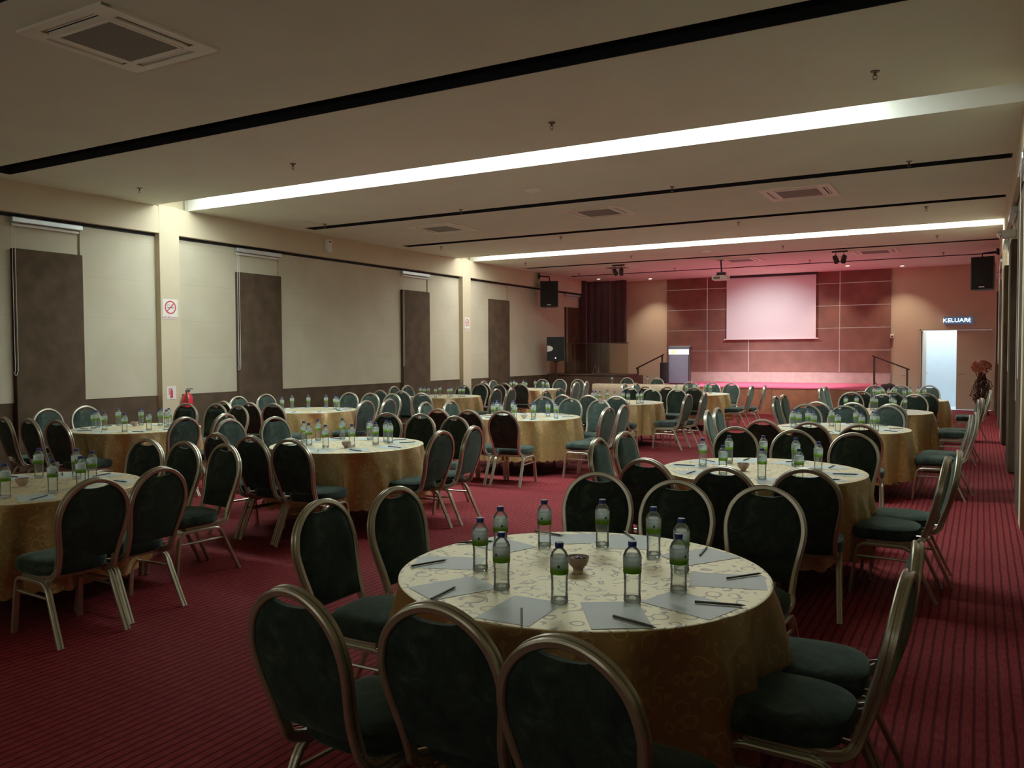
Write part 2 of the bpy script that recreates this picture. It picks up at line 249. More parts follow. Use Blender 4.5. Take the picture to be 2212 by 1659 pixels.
def cloudy(m, f):    # a little milky scatter in the moulded plastic
    nt = m.node_tree; out = nt.nodes['Material Output']; src = out.inputs['Surface'].links[0].from_socket
    d = N(nt, 'ShaderNodeBsdfDiffuse'); d.inputs[0].default_value = (.85,.92,.85,1)
    t = N(nt, 'ShaderNodeBsdfTranslucent'); t.inputs[0].default_value = (.85,.92,.85,1)
    a = N(nt, 'ShaderNodeMixShader'); a.inputs[0].default_value = .55; L(nt, d.outputs[0], a.inputs[1]); L(nt, t.outputs[0], a.inputs[2])
    mx = N(nt, 'ShaderNodeMixShader'); mx.inputs[0].default_value = f; L(nt, src, mx.inputs[1]); L(nt, a.outputs[0], mx.inputs[2]); L(nt, mx.outputs[0], out.inputs['Surface'])
cloudy(M['pet'], .08); cloudy(M['glint'], .35)

# ------------------------------------------------------------ mesh builder
class MB:
    def __init__(s): s.v = []; s.f = []; s.sm = []
    def add(s, vs, fs, smooth=False):
        o = len(s.v); s.v += [tuple(p) for p in vs]
        for f in fs: s.f.append([i+o for i in f]); s.sm.append(smooth)
        return s
    def box(s, x0, x1, y0, y1, z0, z1, m=None):
        vs = [Vector((x, y, z)) for x in (x0, x1) for y in (y0, y1) for z in (z0, z1)]
        if m: vs = [m @ p for p in vs]
        return s.add(vs, [(0,1,3,2),(4,6,7,5),(0,4,5,1),(2,3,7,6),(0,2,6,4),(1,5,7,3)])
    def rbox(s, x0, x1, y0, y1, z0, z1, r=.01, m=None):   # box with chamfered edges
        ox = [x0, x0+r, x1-r, x1]; 
        def ring(z, i):
            a, b, c, d = x0+i, x1-i, y0+i, y1-i; k = r
            return [(a+k,c,z),(b-k,c,z),(b,c+k,z),(b,d-k,z),(b-k,d,z),(a+k,d,z),(a,d-k,z),(a,c+k,z)]
        rs = [ring(z0, r*.7), ring(z0+r, 0), ring(z1-r, 0), ring(z1, r*.7)]
        vs = [Vector(p) for q in rs for p in q]
        if m: vs = [m @ p for p in vs]
        fs = [tuple(range(7,-1,-1)), tuple(range(24,32))]
        for j in range(3):
            for i in range(8): fs.append((j*8+i, j*8+(i+1)%8, (j+1)*8+(i+1)%8, (j+1)*8+i))
        return s.add(vs, fs)
    def cyl(s, a, b, r, n=12, r2=None, smooth=True, caps=True):
        a, b = Vector(a), Vector(b); d = (b-a).normalized(); u = d.orthogonal().normalized(); w = d.cross(u)
        r2 = r if r2 is None else r2
        vs = [a+(u*math.cos(2*PI*i/n)+w*math.sin(2*PI*i/n))*r for i in range(n)]+[b+(u*math.cos(2*PI*i/n)+w*math.sin(2*PI*i/n))*r2 for i in range(n)]
        s.add(vs, [(i, (i+1)%n, n+(i+1)%n, n+i) for i in range(n)], smooth)
        if caps: s.add(vs, [tuple(range(n-1,-1,-1)), tuple(range(n, 2*n))])
        return s
    def lathe(s, prof, n=24, c=(0,0,0), smooth=True, close=True):
        k = len(prof)
        vs = [(c[0]+r*math.cos(2*PI*i/n), c[1]+r*math.sin(2*PI*i/n), c[2]+z) for r, z in prof for i in range(n)]
        s.add(vs, [(j*n+i, j*n+(i+1)%n, (j+1)*n+(i+1)%n, (j+1)*n+i) for j in range(k-1) for i in range(n)], smooth)
        if close:
            s.add(vs, [tuple(range(n-1,-1,-1)), tuple((k-1)*n+i for i in range(n))])
        return s
    def sweep(s, path, wide, prof, smooth=True):   # path pts, wide dir per pt, prof (a along wide, b outward)
        P = [Vector(p) for p in path]; n = len(P); k = len(prof); vs = []
        for i in range(n):
            T = (P[min(i+1,n-1)]-P[max(i-1,0)]).normalized()
            W = Vector(wide[i]); W = (W - T*W.dot(T)).normalized(); B = T.cross(W)
            vs += [P[i]+W*a+B*b for a, b in prof]
        s.add(vs, [(j*k+i, j*k+(i+1)%k, (j+1)*k+(i+1)%k, (j+1)*k+i) for j in range(n-1) for i in range(k)], smooth)
        s.add(vs, [tuple(range(k-1,-1,-1)), tuple((n-1)*k+i for i in range(k))])
        return s
    def tube(s, pts, r, n=8, smooth=True):
        return s.sweep(pts, [perp(pts, i) for i in range(len(pts))], [(r*math.cos(2*PI*i/n), r*math.sin(2*PI*i/n)) for i in range(n)], smooth)
    def sphere(s, c, r, n=10, sq=(1,1,1)):
        k = n//2+1
        vs = [(c[0]+r*sq[0]*math.sin(PI*j/k)*math.cos(2*PI*i/n), c[1]+r*sq[1]*math.sin(PI*j/k)*math.sin(2*PI*i/n), c[2]+r*sq[2]*math.cos(PI*j/k)) for j in range(1,k) for i in range(n)]
        vs += [(c[0],c[1],c[2]+r*sq[2]), (c[0],c[1],c[2]-r*sq[2])]
        fs = [(j*n+i, (j+1)*n+i, (j+1)*n+(i+1)%n, j*n+(i+1)%n) for j in range(k-2) for i in range(n)]
        t = len(vs)-2
        fs += [(t, i, (i+1)%n) for i in range(n)]+[(t+1, (k-2)*n+(i+1)%n, (k-2)*n+i) for i in range(n)]
        return s.add(vs, fs, True)
    def mesh(s, name, mat):
        me = bpy.data.meshes.new(name); me.from_pydata(s.v, [], s.f)
        me.polygons.foreach_set('use_smooth', s.sm); me.materials.append(M[mat] if isinstance(mat, str) else mat)
        bm = bmesh.new(); bm.from_mesh(me); bmesh.ops.recalc_face_normals(bm, faces=bm.faces)
        for e in bm.edges:
            if len(e.link_faces) == 2 and e.calc_face_angle(0) > .62: e.smooth = False
        bm.to_mesh(me); bm.free()
        me.update(); return me
    def build(s, name, mat, parent=None, loc=None):
        o = bpy.data.objects.new(name, s.mesh(name, mat)); COL.objects.link(o)
        if parent: o.parent = parent
        if loc: o.location = loc
        return o
def perp(pts, i):
    a = Vector(pts[max(i-1,0)]); b = Vector(pts[min(i+1,len(pts)-1)]); d = (b-a).normalized()
    r = Vector((.31,.57,.76)); return r if abs(d.dot(r)) < .9 else Vector((1,0,0))
def tag(o, label, cat, group=None):
    o['label'] = label; o['category'] = cat
    if group: o['group'] = group
    return o
def empty(name, loc=(0,0,0), rz=0, label=None, cat=None, group=None):
    o = bpy.data.objects.new(name, None); COL.objects.link(o); o.location = loc; o.rotation_euler = (0,0,rz)
    o.empty_display_size = .1
    if label: tag(o, label, cat, group)
    return o
def struct(name, mb, mat, parent=None):
    o = mb.build(name, mat, parent)
    if not parent: o['kind'] = 'structure'
    return o
def dup(root, loc, rz, label, group=None):
    r = root.copy(); COL.objects.link(r); r.location = loc; r.rotation_euler = (0,0,rz); r['label'] = label
    if group: r['group'] = group
    for ch in list(root.children):
        c = ch.copy(); COL.objects.link(c); c.parent = r
        for g in list(ch.children):
            d = g.copy(); COL.objects.link(d); d.parent = c
    return r
def textmesh(name, txt, size, mat, parent, mtx, ext=.001):
    cu = bpy.data.curves.new(name, 'FONT'); cu.body = txt; cu.size = size; cu.extrude = ext; cu.align_x = 'CENTER'; cu.align_y = 'CENTER'; cu.resolution_u = 3
    t = bpy.data.objects.new(name, cu); COL.objects.link(t)
    dg = bpy.context.evaluated_depsgraph_get(); dg.update()
    me = bpy.data.meshes.new_from_object(t.evaluated_get(dg)); bpy.data.objects.remove(t); bpy.data.curves.remove(cu)
    me.materials.clear(); me.materials.append(M[mat]); me.transform(mtx)
    o = bpy.data.objects.new(name, me); COL.objects.link(o); o.parent = parent
    return o
# text lying on a plane: x axis, y axis, origin
def frame_m(o, x, y):
    x, y = Vector(x), Vector(y); z = x.cross(y)
    return Matrix(((x[0],y[0],z[0],o[0]),(x[1],y[1],z[1],o[1]),(x[2],y[2],z[2],o[2]),(0,0,0,1)))

# ------------------------------------------------------------ room shell
b = MB(); b.box(XLP-.25, XRP+.25, YB-.2, YF+.02, -.12, 0); struct('floor', b, 'carpet')
# ceiling: slabs between the slots
slots = [(3.02,3.30,'d'),(6.06,6.41,'d'),(8.85,9.54,'l'),(11.93,12.22,'d'),(15.0,15.27,'d'),(17.69,18.52,'l'),(20.72,20.98,'d'),(23.70,23.94,'d')]
b = MB(); y = YB
for y0, y1, k in slots:
    b.box(XL-.1, XR+.1, y, y0, ZC, ZC+.3); y = y1
    if k == 'd':
        b.box(XL-.1, XL+.32, y0, y1, ZC, ZC+.3); b.box(XR-.03, XR+.1, y0, y1, ZC, ZC+.3)
b.box(XL-.1, XR+.1, y, YF+.1, ZC, ZC+.3)
b.box(XL-.1, XR+.1, YB, YF+.1, ZC+.42, ZC+.5)
struct('ceiling', b, 'ceil')
tn = 1
for y0, y1, k in slots:
    if k == 'd':
        b = MB(); b.box(XL+.32, XR-.03, y0, y1, ZC+.14, ZC+.16)
        b.box(XL+.32, XR-.03, y0, y0+.012, ZC+.002, ZC+.14); b.box(XL+.32, XR-.03, y1-.012, y1, ZC+.002, ZC+.14)
        b.box(XL+.32, XL+.335, y0, y1, ZC+.002, ZC+.14); b.box(XR-.045, XR-.03, y0, y1, ZC+.002, ZC+.14)
        struct('trim_%d' % tn, b, 'slot'); tn += 1
    else:
        b = MB(); b.box(XL, XR, y0, y1, ZC+.27, ZC+.29)
        b.box(XL, XR, y0, y0+.012, ZC, ZC+.27); b.box(XL, XR, y1-.012, y1, ZC, ZC+.27)
        struct('trim_%d' % tn, b, 'trough'); tn += 1
        x1 = -.95 if y0 < 10 else XR-.02
        t = empty('cove_light', ((XL+x1)/2, (y0+y1)/2, ZC+.2), 0, ('long glowing white ceiling light trough nearer the camera' if y0 < 10 else 'long glowing ceiling light trough farther off, before the stage'), 'light', 'ceiling light troughs')
        hx = (x1-XL-.35)/2
        bb = MB(); bb.box(-hx+.30, hx, -(y1-y0)/2+.03, (y1-y0)/2-.03, .03, .04); bb.build('diffuser', 'tube' if y0 < 10 else 'tube2', t)
        bb = MB()
        for sy in (-1, 1): bb.box(-hx, hx, sy*((y1-y0)/2-.02)-.006, sy*((y1-y0)/2-.02)+.006, .0, .06)
        bb.build('housing', 'trough', t)

# long walls, mirrored: beam + columns at X, padded panels recessed behind
def long_wall(side, X, XP, s, spans, skirt):
    # s = +1 when the room lies towards +x
    q = lambda a: (min(a), max(a))
    def bx(b, xa, xb, y0, y1, z0, z1):
        x0, x1 = q((xa, xb)); b.box(x0, x1, y0, y1, z0, z1)
    w = MB(); bx(w, XP, XP-s*.25, YB, YF+.1, 0, ZC+.3)
    struct('wall_'+side, w, 'wall')
    bm_ = MB(); bx(bm_, X, XP, YB, YF, ZB, ZC); struct('trim_%s_beam' % side, bm_, 'wall')
    global tn
    for cy in (0.0, 9.14, 18.2):
        c = MB(); bx(c, X+s*.004, XP, cy-.19, cy+.19, 0, ZC+.02); struct('trim_%d' % tn, c, 'wall'); tn += 1
    segs = []; edges = [YB, -.19, .19, 8.95, 9.33, 18.01, 18.39, YF]
    sk = MB(); pn = MB(); cap = MB()
    for i in range(0, 8, 2):
        a, c = edges[i], edges[i+1]
        bx(sk, XP+s*.03, XP, a, c, 0, 1.0)
        cur = a
        for (p0, p1) in spans:
            if a < p0 < c:
                bx(pn, XP+s*.035, XP, cur, p0-.005, 1.0, 3.60); cur = p1+.005
        bx(pn, XP+s*.035, XP, cur, c, 1.0, 3.60)
    struct('baseboard_'+side, sk, 'brown'); struct('trim_%d' % tn, pn, 'panel'); tn += 1
    sh = MB(); bx(sh, XP+s*.045, XP, YB, YF, 3.605, ZB-.001); struct('trim_%d' % tn, sh, 'slot'); tn += 1  # near-black strip paints the shadow line under the beam
left_spans = [(6.63,7.65),(10.62,11.69),(15.53,16.61),(19.47,20.54),(24.25,25.3)]
right_spans = [(9.5,10.5),(13.0,14.1),(16.9,17.8),(20.2,21.3),(24.0,25.0)]
long_wall('left', XL, XLP, 1, left_spans, 0)
long_wall('right', XR, XRP, -1, right_spans, 0)
for o in COL.objects:
    if o.name.startswith('trim_left_beam') or o.name.startswith('trim_right_beam'):
        o.name = 'trim_%d' % tn; tn += 1
b = MB(); b.box(XLP-.2, XRP+.2, YB-.2, YB, 0, ZC+.3); struct('wall_back', b, 'wall')

ORD = ['first','second','third','fourth','fifth','sixth','seventh','eighth','ninth','tenth','eleventh']
def nth(i): return ORD[i]
def window_panel(side, XP, s, p0, p1, i, box=True):
    nm = nth(i)+' from the camera on the '+side+' wall'
    w = p1-p0; d = .105
    b = MB(); x0, x1 = sorted((XP+s*.036, XP+s*d)); 
    x0p, x1p = sorted((XP+s*.002, XP+s*d))
    b.rbox(x0p, x1p, p0, p1, .02, 3.16, .006)
    o = b.build('acoustic_panel', 'brown'); tag(o, 'tall dark brown suede wall panel, '+nm, 'wall panel', 'dark brown panels on the long walls')
    t = empty('roller_blind', (XP+s*.03, (p0+p1)/2, 3.56), 0, 'rolled cream blind above brown panel, '+nm, 'blind', 'roller blinds above the brown panels')
    if box:
        bb = MB(); x0, x1 = sorted((s*.0, s*.09)); bb.rbox(x0, x1, -w/2-.01, w/2+.01, -.035, .035, .008); bb.build('headbox', 'alu', t)
        bb = MB(); x0, x1 = sorted((s*.02, s*.045)); bb.rbox(x0, x1, -w/2+.01, w/2-.03, -.085, -.05, .004); bb.build('bottom_rail', 'white', t)
    bb = MB(); x0, x1 = sorted((-s*.02, s*.0)); bb.box(x0, x1, -w/2, w/2-.04, -.395, 0); bb.build('blind_fabric', 'blind', t)
    if box or side == 'right':
        bb = MB(); X = s*.095; yc = -w/2-.015
        pts = [(s*.05, yc+.01, -.03), (X, yc, -.1)]+[(X, yc-.012, z) for z in (-.6,-1.2,-1.7,-2.1)]+[(X, yc-.005+.02*math.cos(a), -2.14-.03*math.sin(a)) for a in (PI*.9,PI*.7,PI*.5,PI*.3,PI*.1)]+[(X, yc+.03, z) for z in (-2.1,-1.2,-.3,-.05)]
        bb.tube(pts, .0035, 5); bb.build('pull_chain', 'white', t)
for i, (p0, p1) in enumerate(left_spans): window_panel('left', XLP, 1, p0, p1, i, i != 3)
for i, (p0, p1) in enumerate(right_spans): window_panel('right', XRP, -1, p0, p1, i)

# far wall with the door opening
DX0, DX1, DZ = -1.54, .30, 2.26
b = MB(); b.box(XLP-.2, DX0, YF, YF+.2, 0, ZC+.3); b.box(DX0, XRP+.2, YF, YF+.2, DZ, ZC+.3); b.box(DX1, XRP+.2, YF, YF+.2, 0, DZ)
struct('wall_far', b, 'wallfar')
b = MB()
b.box(DX0-.04, DX0+.03, YF-.03, YF+.1, 0, DZ+.04); b.box(DX1-.03, DX1+.04, YF-.03, YF+.1, 0, DZ+.04); b.box(DX0, DX1, YF-.03, YF+.1, DZ, DZ+.045)
struct('trim_%d' % tn, b, 'door'); tn += 1
b = MB(); b.rbox(-.60, DX1-.03, YF+.02, YF+.07, .01, DZ-.005, .004)
o = struct('door_1', b, 'door')
hb = MB(); hb.cyl((-.53,YF+.02,1.02),(-.53,YF-.04,1.02),.012); hb.cyl((-.53,YF-.04,1.02),(-.41,YF-.04,1.02),.009); hb.build('door_handle','chrome',o)
b = MB(); m_ = Matrix.Translation((DX0+.03, YF+.08, 0)) @ Matrix.Rotation(math.radians(86), 4, 'Z')
b.rbox(0, .88, -.04, 0, .01, DZ-.005, .004, m_); o = struct('door_2', b, 'door')
hb = MB(); hb.cyl(m_ @ Vector((.8,-.04,1.02)), m_ @ Vector((.8,-.1,1.02)), .012); hb.build('door_handle','chrome',o)
# corridor seen through the open leaf
b = MB(); b.box(-2.6, 1.0, YF+1.7, YF+1.8, -.1, 3); b.box(-2.7,-2.6,YF+.2,YF+1.8,-.1,3); b.box(1.0,1.1,YF+.2,YF+1.8,-.1,3); b.box(-2.7,1.1,YF+.2,YF+1.8,2.9,3)
struct('wall_corridor', b, 'hall')
b = MB(); b.box(-2.7,1.1,YF+.02,YF+1.8,-.12,-.002); o = struct('floor_corridor', b, 'hall')

# brown panelled stage wall with metal strips
PX0, PX1 = -9.09, -2.30
zs = [.72,1.04,1.71,2.38,3.05,3.72,ZC-.005]; 
b = MB(); b.box(PX0, PX1, YF-.06, YF, .72+.33, ZC-.004); o = b.build('wall_cladding', 'brownfar'); tag(o, 'dark brown panel cladding with metal strips behind the stage', 'wall panel')
s_ = MB()
for z in zs[2:6]: s_.box(PX0, PX1, YF-.064, YF-.058, z-.008, z+.008)
for x, z0 in ((-7.73,1.05),(-3.70,1.05)): s_.box(x-.01, x+.01, YF-.065, YF-.058, z0, ZC-.01)
s_.box(-6.41, -6.39, YF-.065, YF-.058, 1.05, 2.1)
s_.build('metal_strip', 'metalstrip', o)
b = MB(); b.box(PX0, PX1, YF-.045, YF, .72, 1.045); b.build('kick_board', plain('kick_board', (.45,.30,.27), .6), o)

# stage
SX0, SX1, SY = -8.55, -2.45, 22.8
st = empty('stage', ((SX0+SX1)/2, (SY+YF)/2, 0), 0, 'low wooden stage with bright pink red carpet top', 'stage')
def rel(b): 
    ox, oy = st.location[0], st.location[1]; b.v = [(x-ox, y-oy, z) for x, y, z in b.v]; return b
b = MB(); b.box(SX0, SX1, SY, YF-.07, 0, .69)
rel(b).build('plinth', 'wood', st)
b = MB(); b.box(PX0+.03, SX0, 25.6, YF-.07, 0, .69); rel(b).build('side_plinth', 'wood', st)
b = MB(); b.box(SX0, SX1, SY-.015, YF-.07, .69, .72); b.box(PX0+.03, SX0, 25.6, YF-.07, .69, .72); rel(b).build('carpet_top', 'stagecarpet', st)
b = MB()
for i in range(1, 5): 
    x = SX0+(SX1-SX0)*i/5; b.box(x-.004, x+.004, SY-.003, SY+.01, 0, .69)
rel(b).build('front_joint', 'railwood', st)
def steps(name, x0, dx, label):
    t = empty(name, (x0, 24.9, 0), 0, label, 'stairs', 'stairs beside the stage')
    for i in range(3):
        a, c = sorted((i*dx, (i+1)*dx)); h = .18*(i+1)
        b = MB(); b.box(a, c, -.5, .5, 0, h-.02); b.build('riser', 'wood', t)
        b = MB(); b.box(a-.01, c+.01, -.51, .51, h-.02, h); b.build('tread', 'stagecarpet', t)
steps('stage_steps', SX0-.92, .30, 'small carpeted steps up the left end of the stage')
steps('stage_steps', SX1+.92, -.30, 'small carpeted steps up the right end of the stage')
def rail(x0, x1, y, z0, z1, label, h0, h1):
    t = empty('handrail', (x0, y, 0), 0, label, 'handrail', 'stage stair handrails')
    d = x1-x0; e = .06*(1 if d > 0 else -1); sl = (z1-z0)/d
    b = MB(); b.sweep([(-e, 0, z0-e*sl), (d+e, 0, z1+e*sl)], [(0,1,0)]*2, [(-.025,-.02),(.025,-.02),(.025,.02),(-.025,.02)], False); b.build('top_rail', 'railwood', t)
    b = MB(); b.rbox(-.025,.025,-.025,.025, h0, z0, .004); b.build('post', 'railwood', t)
    b = MB(); b.rbox(d-.025,d+.025,-.025,.025, h1, z1, .004); b.build('post', 'railwood', t)
    b = MB(); b.sweep([(0, 0, h0+.12), (d, 0, h1+.12)], [(0,1,0)]*2, [(-.015,-.012),(.015,-.012),(.015,.012),(-.015,.012)], False); b.build('lower_rail', 'railwood', t)
rail(-9.30, SX0+.04, 24.37, 1.20, 1.58, 'dark sloping handrail left of the lectern', 0, .72)
rail(-1.70, SX1-.06, 24.37, 1.20, 1.53, 'dark sloping handrail right of the stage, left of door', 0, .72)

# projection screen
t = empty('projection_screen', ((-7.07-4.37)/2, YF-.16, 2.06), 0, 'large white projection screen hanging over the stage', 'screen')
w = 2.70
b = MB(); b.box(-w/2, w/2, -.004, .004, .03, ZC-2.06-.06); b.build('screen_fabric', 'screen', t)
for s_ in (-1,1): b = MB(); b.box(s_*w/2-.005, s_*w/2+.005, -.006, .006, .03, ZC-2.06-.06); b.build('edge_tape', 'white', t)
b = MB(); b.cyl((-w/2-.08,0,.015),(w/2+.08,0,.015),.018,10); b.build('bottom_bar', 'white', t)
b = MB(); b.rbox(-w/2-.05, w/2+.05, -.05, .06, ZC-2.06-.075, ZC-2.061, .006); b.build('roller_case', 'black', t)

# exit sign with running figure
t = empty('exit_sign', (-.56, YF-.06, 2.53), 0, 'lit exit sign reading KELUAR above the open door', 'sign')
b = MB(); b.rbox(-.36, .36, -.03, .05, -.10, .10, .01); b.build('sign_box', 'exitbox', t)
textmesh('lettering', 'KELUAR', .155, 'exit', t, frame_m((-.075,-.035,0),(1.12,0,0),(0,0,1)), .002)
b = MB(); mm = Matrix.Translation((.28,-.036,0))
b.cyl((.27,-.034,.05),(.27,-.038,.05),.016,10)
for p, q in (((.265,.035),(.255,-.005)),((.258,.025),(.295,.01)),((.258,.025),(.232,.005)),((.255,-.005),(.285,-.03)),((.285,-.03),(.283,-.06)),((.255,-.005),(.24,-.035)),((.24,-.035),(.215,-.04))):
    b.cyl((p[0],-.036,p[1]),(q[0],-.036,q[1]),.008,6)
b.build('running_figure', 'exit', t)

# ------------------------------------------------------------ ceiling things
def cassette(x, y, i, label, first=[None]):
    if first[0]:
        return dup(first[0], (x, y, ZC), 0, label)
    t = empty('air_conditioner', (x, y, ZC), 0, label, 'air conditioner', 'ceiling cassette air conditioners'); first[0] = t; t.scale = (1.07,1.07,.5)
    h = .475
    b = MB()
    for a in range(4):
        m_ = Matrix.Rotation(a*PI/2, 4, 'Z')
        b.box(-h, h, h-.07, h, -.045, -.001, m_); b.box(-h+.07, h-.07, .30, .345, -.045, -.001, m_)
        b.box(-h+.07, -.30, .345, h-.07, -.045, -.001, m_); b.box(.30, h-.07, .345, h-.07, -.045, -.001, m_)
    b.build('panel_frame', 'acwhite', t)
    b = MB(); b.rbox(-.30, .30, -.30, .30, -.05, -.02, .01); 
    b.build('intake_grille', 'grille', t)
    b = MB()
    for a in range(4):
        m_ = Matrix.Rotation(a*PI/2, 4, 'Z'); b.box(-.30,.30,.278,.30,-.056,-.04,m_)
    b.build('grille_border', 'acwhite', t)
    for a in range(4):
        m_ = Matrix.Rotation(a*PI/2, 4, 'Z')
        b = MB(); b.box(-.30, .30, .345, h-.07, -.012, -.004, m_); o = b.build('air_slot', 'slot', t)
        b = MB(); m2 = m_ @ Matrix.Translation((0,.375,-.022)) @ Matrix.Rotation(math.radians(-32),4,'X'); b.box(-.29,.29,-.016,.016,-.002,.002,m2); b.build('louver', 'acwhite', o)
    return t
for i, (x, y, lb) in enumerate([(-5.78,4.13,'square ceiling air conditioner nearest the camera, upper left corner of view'),(-9.05,13.28,'leftmost of the three ceiling air conditioners in the middle bay'),(-5.72,13.15,'middle of the three ceiling air conditioners in the middle bay'),(-2.42,13.13,'rightmost of the three ceiling air conditioners in the middle bay'),(-8.95,21.85,'leftmost ceiling air conditioner over the stage front'),(-5.5,21.85,'ceiling air conditioner just behind the projector mount'),(-2.25,21.75,'rightmost ceiling air conditioner beside the right spotlights')]):
    cassette(x, y, i, lb)
spr = None; k = 0
bayname = ['before the near light','between near light and slot','past the second slot','past the far light','nearest the stage']
colname = ['leftmost','second from left','third from left','rightmost']
for r_, (yy) in enumerate([7.86, 11.76, 15.57, 19.55, 22.94]):
    for c_, xx in enumerate([-10.65, -7.64, -3.96, -.83]):
        lb = 'small ceiling sprinkler, '+colname[c_]+' of the row '+bayname[r_]
        if spr is None:
            spr = empty('sprinkler', (xx, yy, ZC), 0, lb, 'sprinkler', 'ceiling sprinklers')
            b = MB(); b.cyl((0,0,.003),(0,0,-.008),.038,14); b.build('escutcheon','brass',spr)
            b = MB(); b.cyl((0,0,.003),(0,0,-.04),.011,8); b.tube([(.012,0,-.03),(.02,0,-.05),(.008,0,-.068)],.003,5); b.tube([(-.012,0,-.03),(-.02,0,-.05),(-.008,0,-.068)],.003,5); b.build('sprinkler_body','brass',spr)
            b = MB(); b.cyl((0,0,-.068),(0,0,-.072),.018,12); b.build('deflector','brass',spr)
        else: dup(spr, (xx, yy, ZC), 0, lb)
def disc(x, y, lb):
    t = empty('smoke_detector', (x,y,ZC), 0, lb, 'smoke detector', 'round ceiling detectors')
    b = MB(); b.lathe([(.115,0),(.115,-.02),(.10,-.035),(.055,-.045)], 24); b.build('base','acwhite',t)
    b = MB(); b.lathe([(.05,-.04),(.05,-.06),(.03,-.068)], 16); b.build('sensor','acwhite',t)
disc(-5.79, 10.86, 'round ceiling detector between the near light and the black slot'); disc(-5.72, 19.5, 'round ceiling detector just beyond the far light trough')
dl = None
for x, y, on, lb in [(-9.44,25.85,1,'lit downlight left of the brown stage wall'),(-8.0,24.9,0,'downlight above the lectern side of the stage'),(-1.97,25.85,1,'bright downlight right of the brown stage wall'),(-3.3,25.0,1,'downlight over the right part of the stage'),(-10.9,25.0,1,'downlight above the dark booth curtain')]:
    t = empty('downlight', (x,y,ZC), 0, lb, 'light', 'round stage downlights')
    b = MB(); b.lathe([(.075,0),(.075,-.008),(.055,-.010),(.055,-.002)], 20, close=False); b.build('trim_ring','white',t)
    b = MB(); b.cyl((0,0,-.001),(0,0,-.004),.054,16); b.build('bulb','lamp' if on else 'white',t)
def spots(x, y, lb):
    t = empty('stage_spotlight', (x,y,ZC), 0, lb, 'spotlight', 'paired black stage spotlights')
    b = MB(); b.rbox(-.18,.18,-.03,.03,-.035,-.001,.006); b.build('mounting_bar','black',t)
    for s in (-1, 1):
        b = MB(); b.cyl((s*.09,0,-.035),(s*.09,0,-.13),.008,8); b.tube([(s*.09-.07,0,-.2),(s*.09-.07,0,-.14),(s*.09,0,-.125),(s*.09+.07,0,-.14),(s*.09+.07,0,-.2)],.006,6); b.build('yoke','black',t)
        m_ = Matrix.Translation((s*.09,0,-.2)) @ Matrix.Rotation(math.radians(35),4,'X') @ Matrix.Rotation(math.radians(s*14),4,'Y')
        b = MB(); b.cyl(m_ @ Vector((0,0,.09)), m_ @ Vector((0,0,-.09)), .05, 14, .066); o = b.build('lamp_can','black',t)
        b = MB(); b.cyl(m_ @ Vector((0,0,-.085)), m_ @ Vector((0,0,-.093)), .055, 14); b.build('lens','lamp',o)
spots(-8.7, 21.3, 'pair of black spotlights at the left ceiling slot'); spots(-2.98, 21.25, 'pair of black spotlights at the right ceiling slot')
# projector
t = empty('projector', (-5.92, 21.5, ZC), 0, 'white ceiling projector on a black pole before the screen', 'projector')
b = MB(); b.rbox(-.08,.08,-.08,.08,-.03,-.001,.006); b.build('ceiling_plate','black',t)
b = MB(); b.cyl((0,0,-.02),(.02,0,-.34),.022,12); b.build('pole','black',t)
b = MB(); b.rbox(-.10,.12,-.06,.10,-.40,-.34,.01); 
for s in (-1,1): b.cyl((0,0,-.36),(s*.13,.08,-.43),.008,6); b.cyl((0,0,-.36),(s*.13,-.08,-.43),.008,6)
b.build('bracket','black',t)
b = MB(); b.rbox(-.20,.20,-.16,.16,-.545,-.43,.02); o = b.build('body','white',t)
b = MB(); b.cyl((.1,.15,-.49),(.1,.20,-.49),.042,16); b.build('lens','black',o)
b = MB(); b.box(-.15,.02,-.164,-.158,-.52,-.46); b.build('vent','grille',o)

# ------------------------------------------------------------ speakers
def speaker_box(t, w, d, h, badge, zb):
    # local: front faces -y
    b = MB(); vs = [(-w/2,-d/2),(w/2,-d/2),(w*.36,d/2),(-w*.36,d/2)]
    pts = [(x,y,zb) for x,y in vs]+[(x,y,zb+h) for x,y in vs]
    b.add(pts, [(3,2,1,0),(4,5,6,7)]+[(i,(i+1)%4,4+(i+1)%4,4+i) for i in range(4)]); b.build('cabinet','black',t)
    b = MB(); b.rbox(-w/2+.02, w/2-.02, -d/2-.015, -d/2+.005, zb+.02, zb+h-.02, .006); g = b.build('grille', plain('speaker_grille',(.005,.006,.006),.9,var=.4,vscale=300), t)
    if badge: 
        b = MB(); b.rbox(-.07,.05,-d/2-.02,-d/2-.012, zb+.05, zb+.075,.004); b.build('badge','white',g)
t = empty('wall_speaker', (-11.30, 22.25, 3.43), math.radians(24), 'black speaker hanging from a bracket on the left wall', 'speaker', 'hanging black speakers')
speaker_box(t, .54, .40, .77, True, -.385)
b = MB(); b.tube([(0,.02,.385),(0,.02,.52),(-.30,.10,.56)],.022,8); b.cyl((-.33,.10,.56),(-.29,.10,.56),.09,14); b.build('bracket','black',t)
t = empty('wall_speaker', (.045, 22.2, 3.46), math.radians(-12), 'black speaker hanging at the right wall above the door', 'speaker', 'hanging black speakers')
speaker_box(t, .48, .40, .76, True, -.38)
b = MB(); b.tube([(-.05,.02,.38),(-.05,.02,.47),(.28,.02,.49)],.022,8); b.rbox(.25,.28,-.07,.11,.42,.56,.004); b.build('bracket','black',t)
t = empty('floor_speaker', (-11.08, 22.25, 1.43), math.radians(20), 'black loudspeaker with white crescent badge atop the tripod', 'speaker')
speaker_box(t, .53, .38, .72, False, 0)
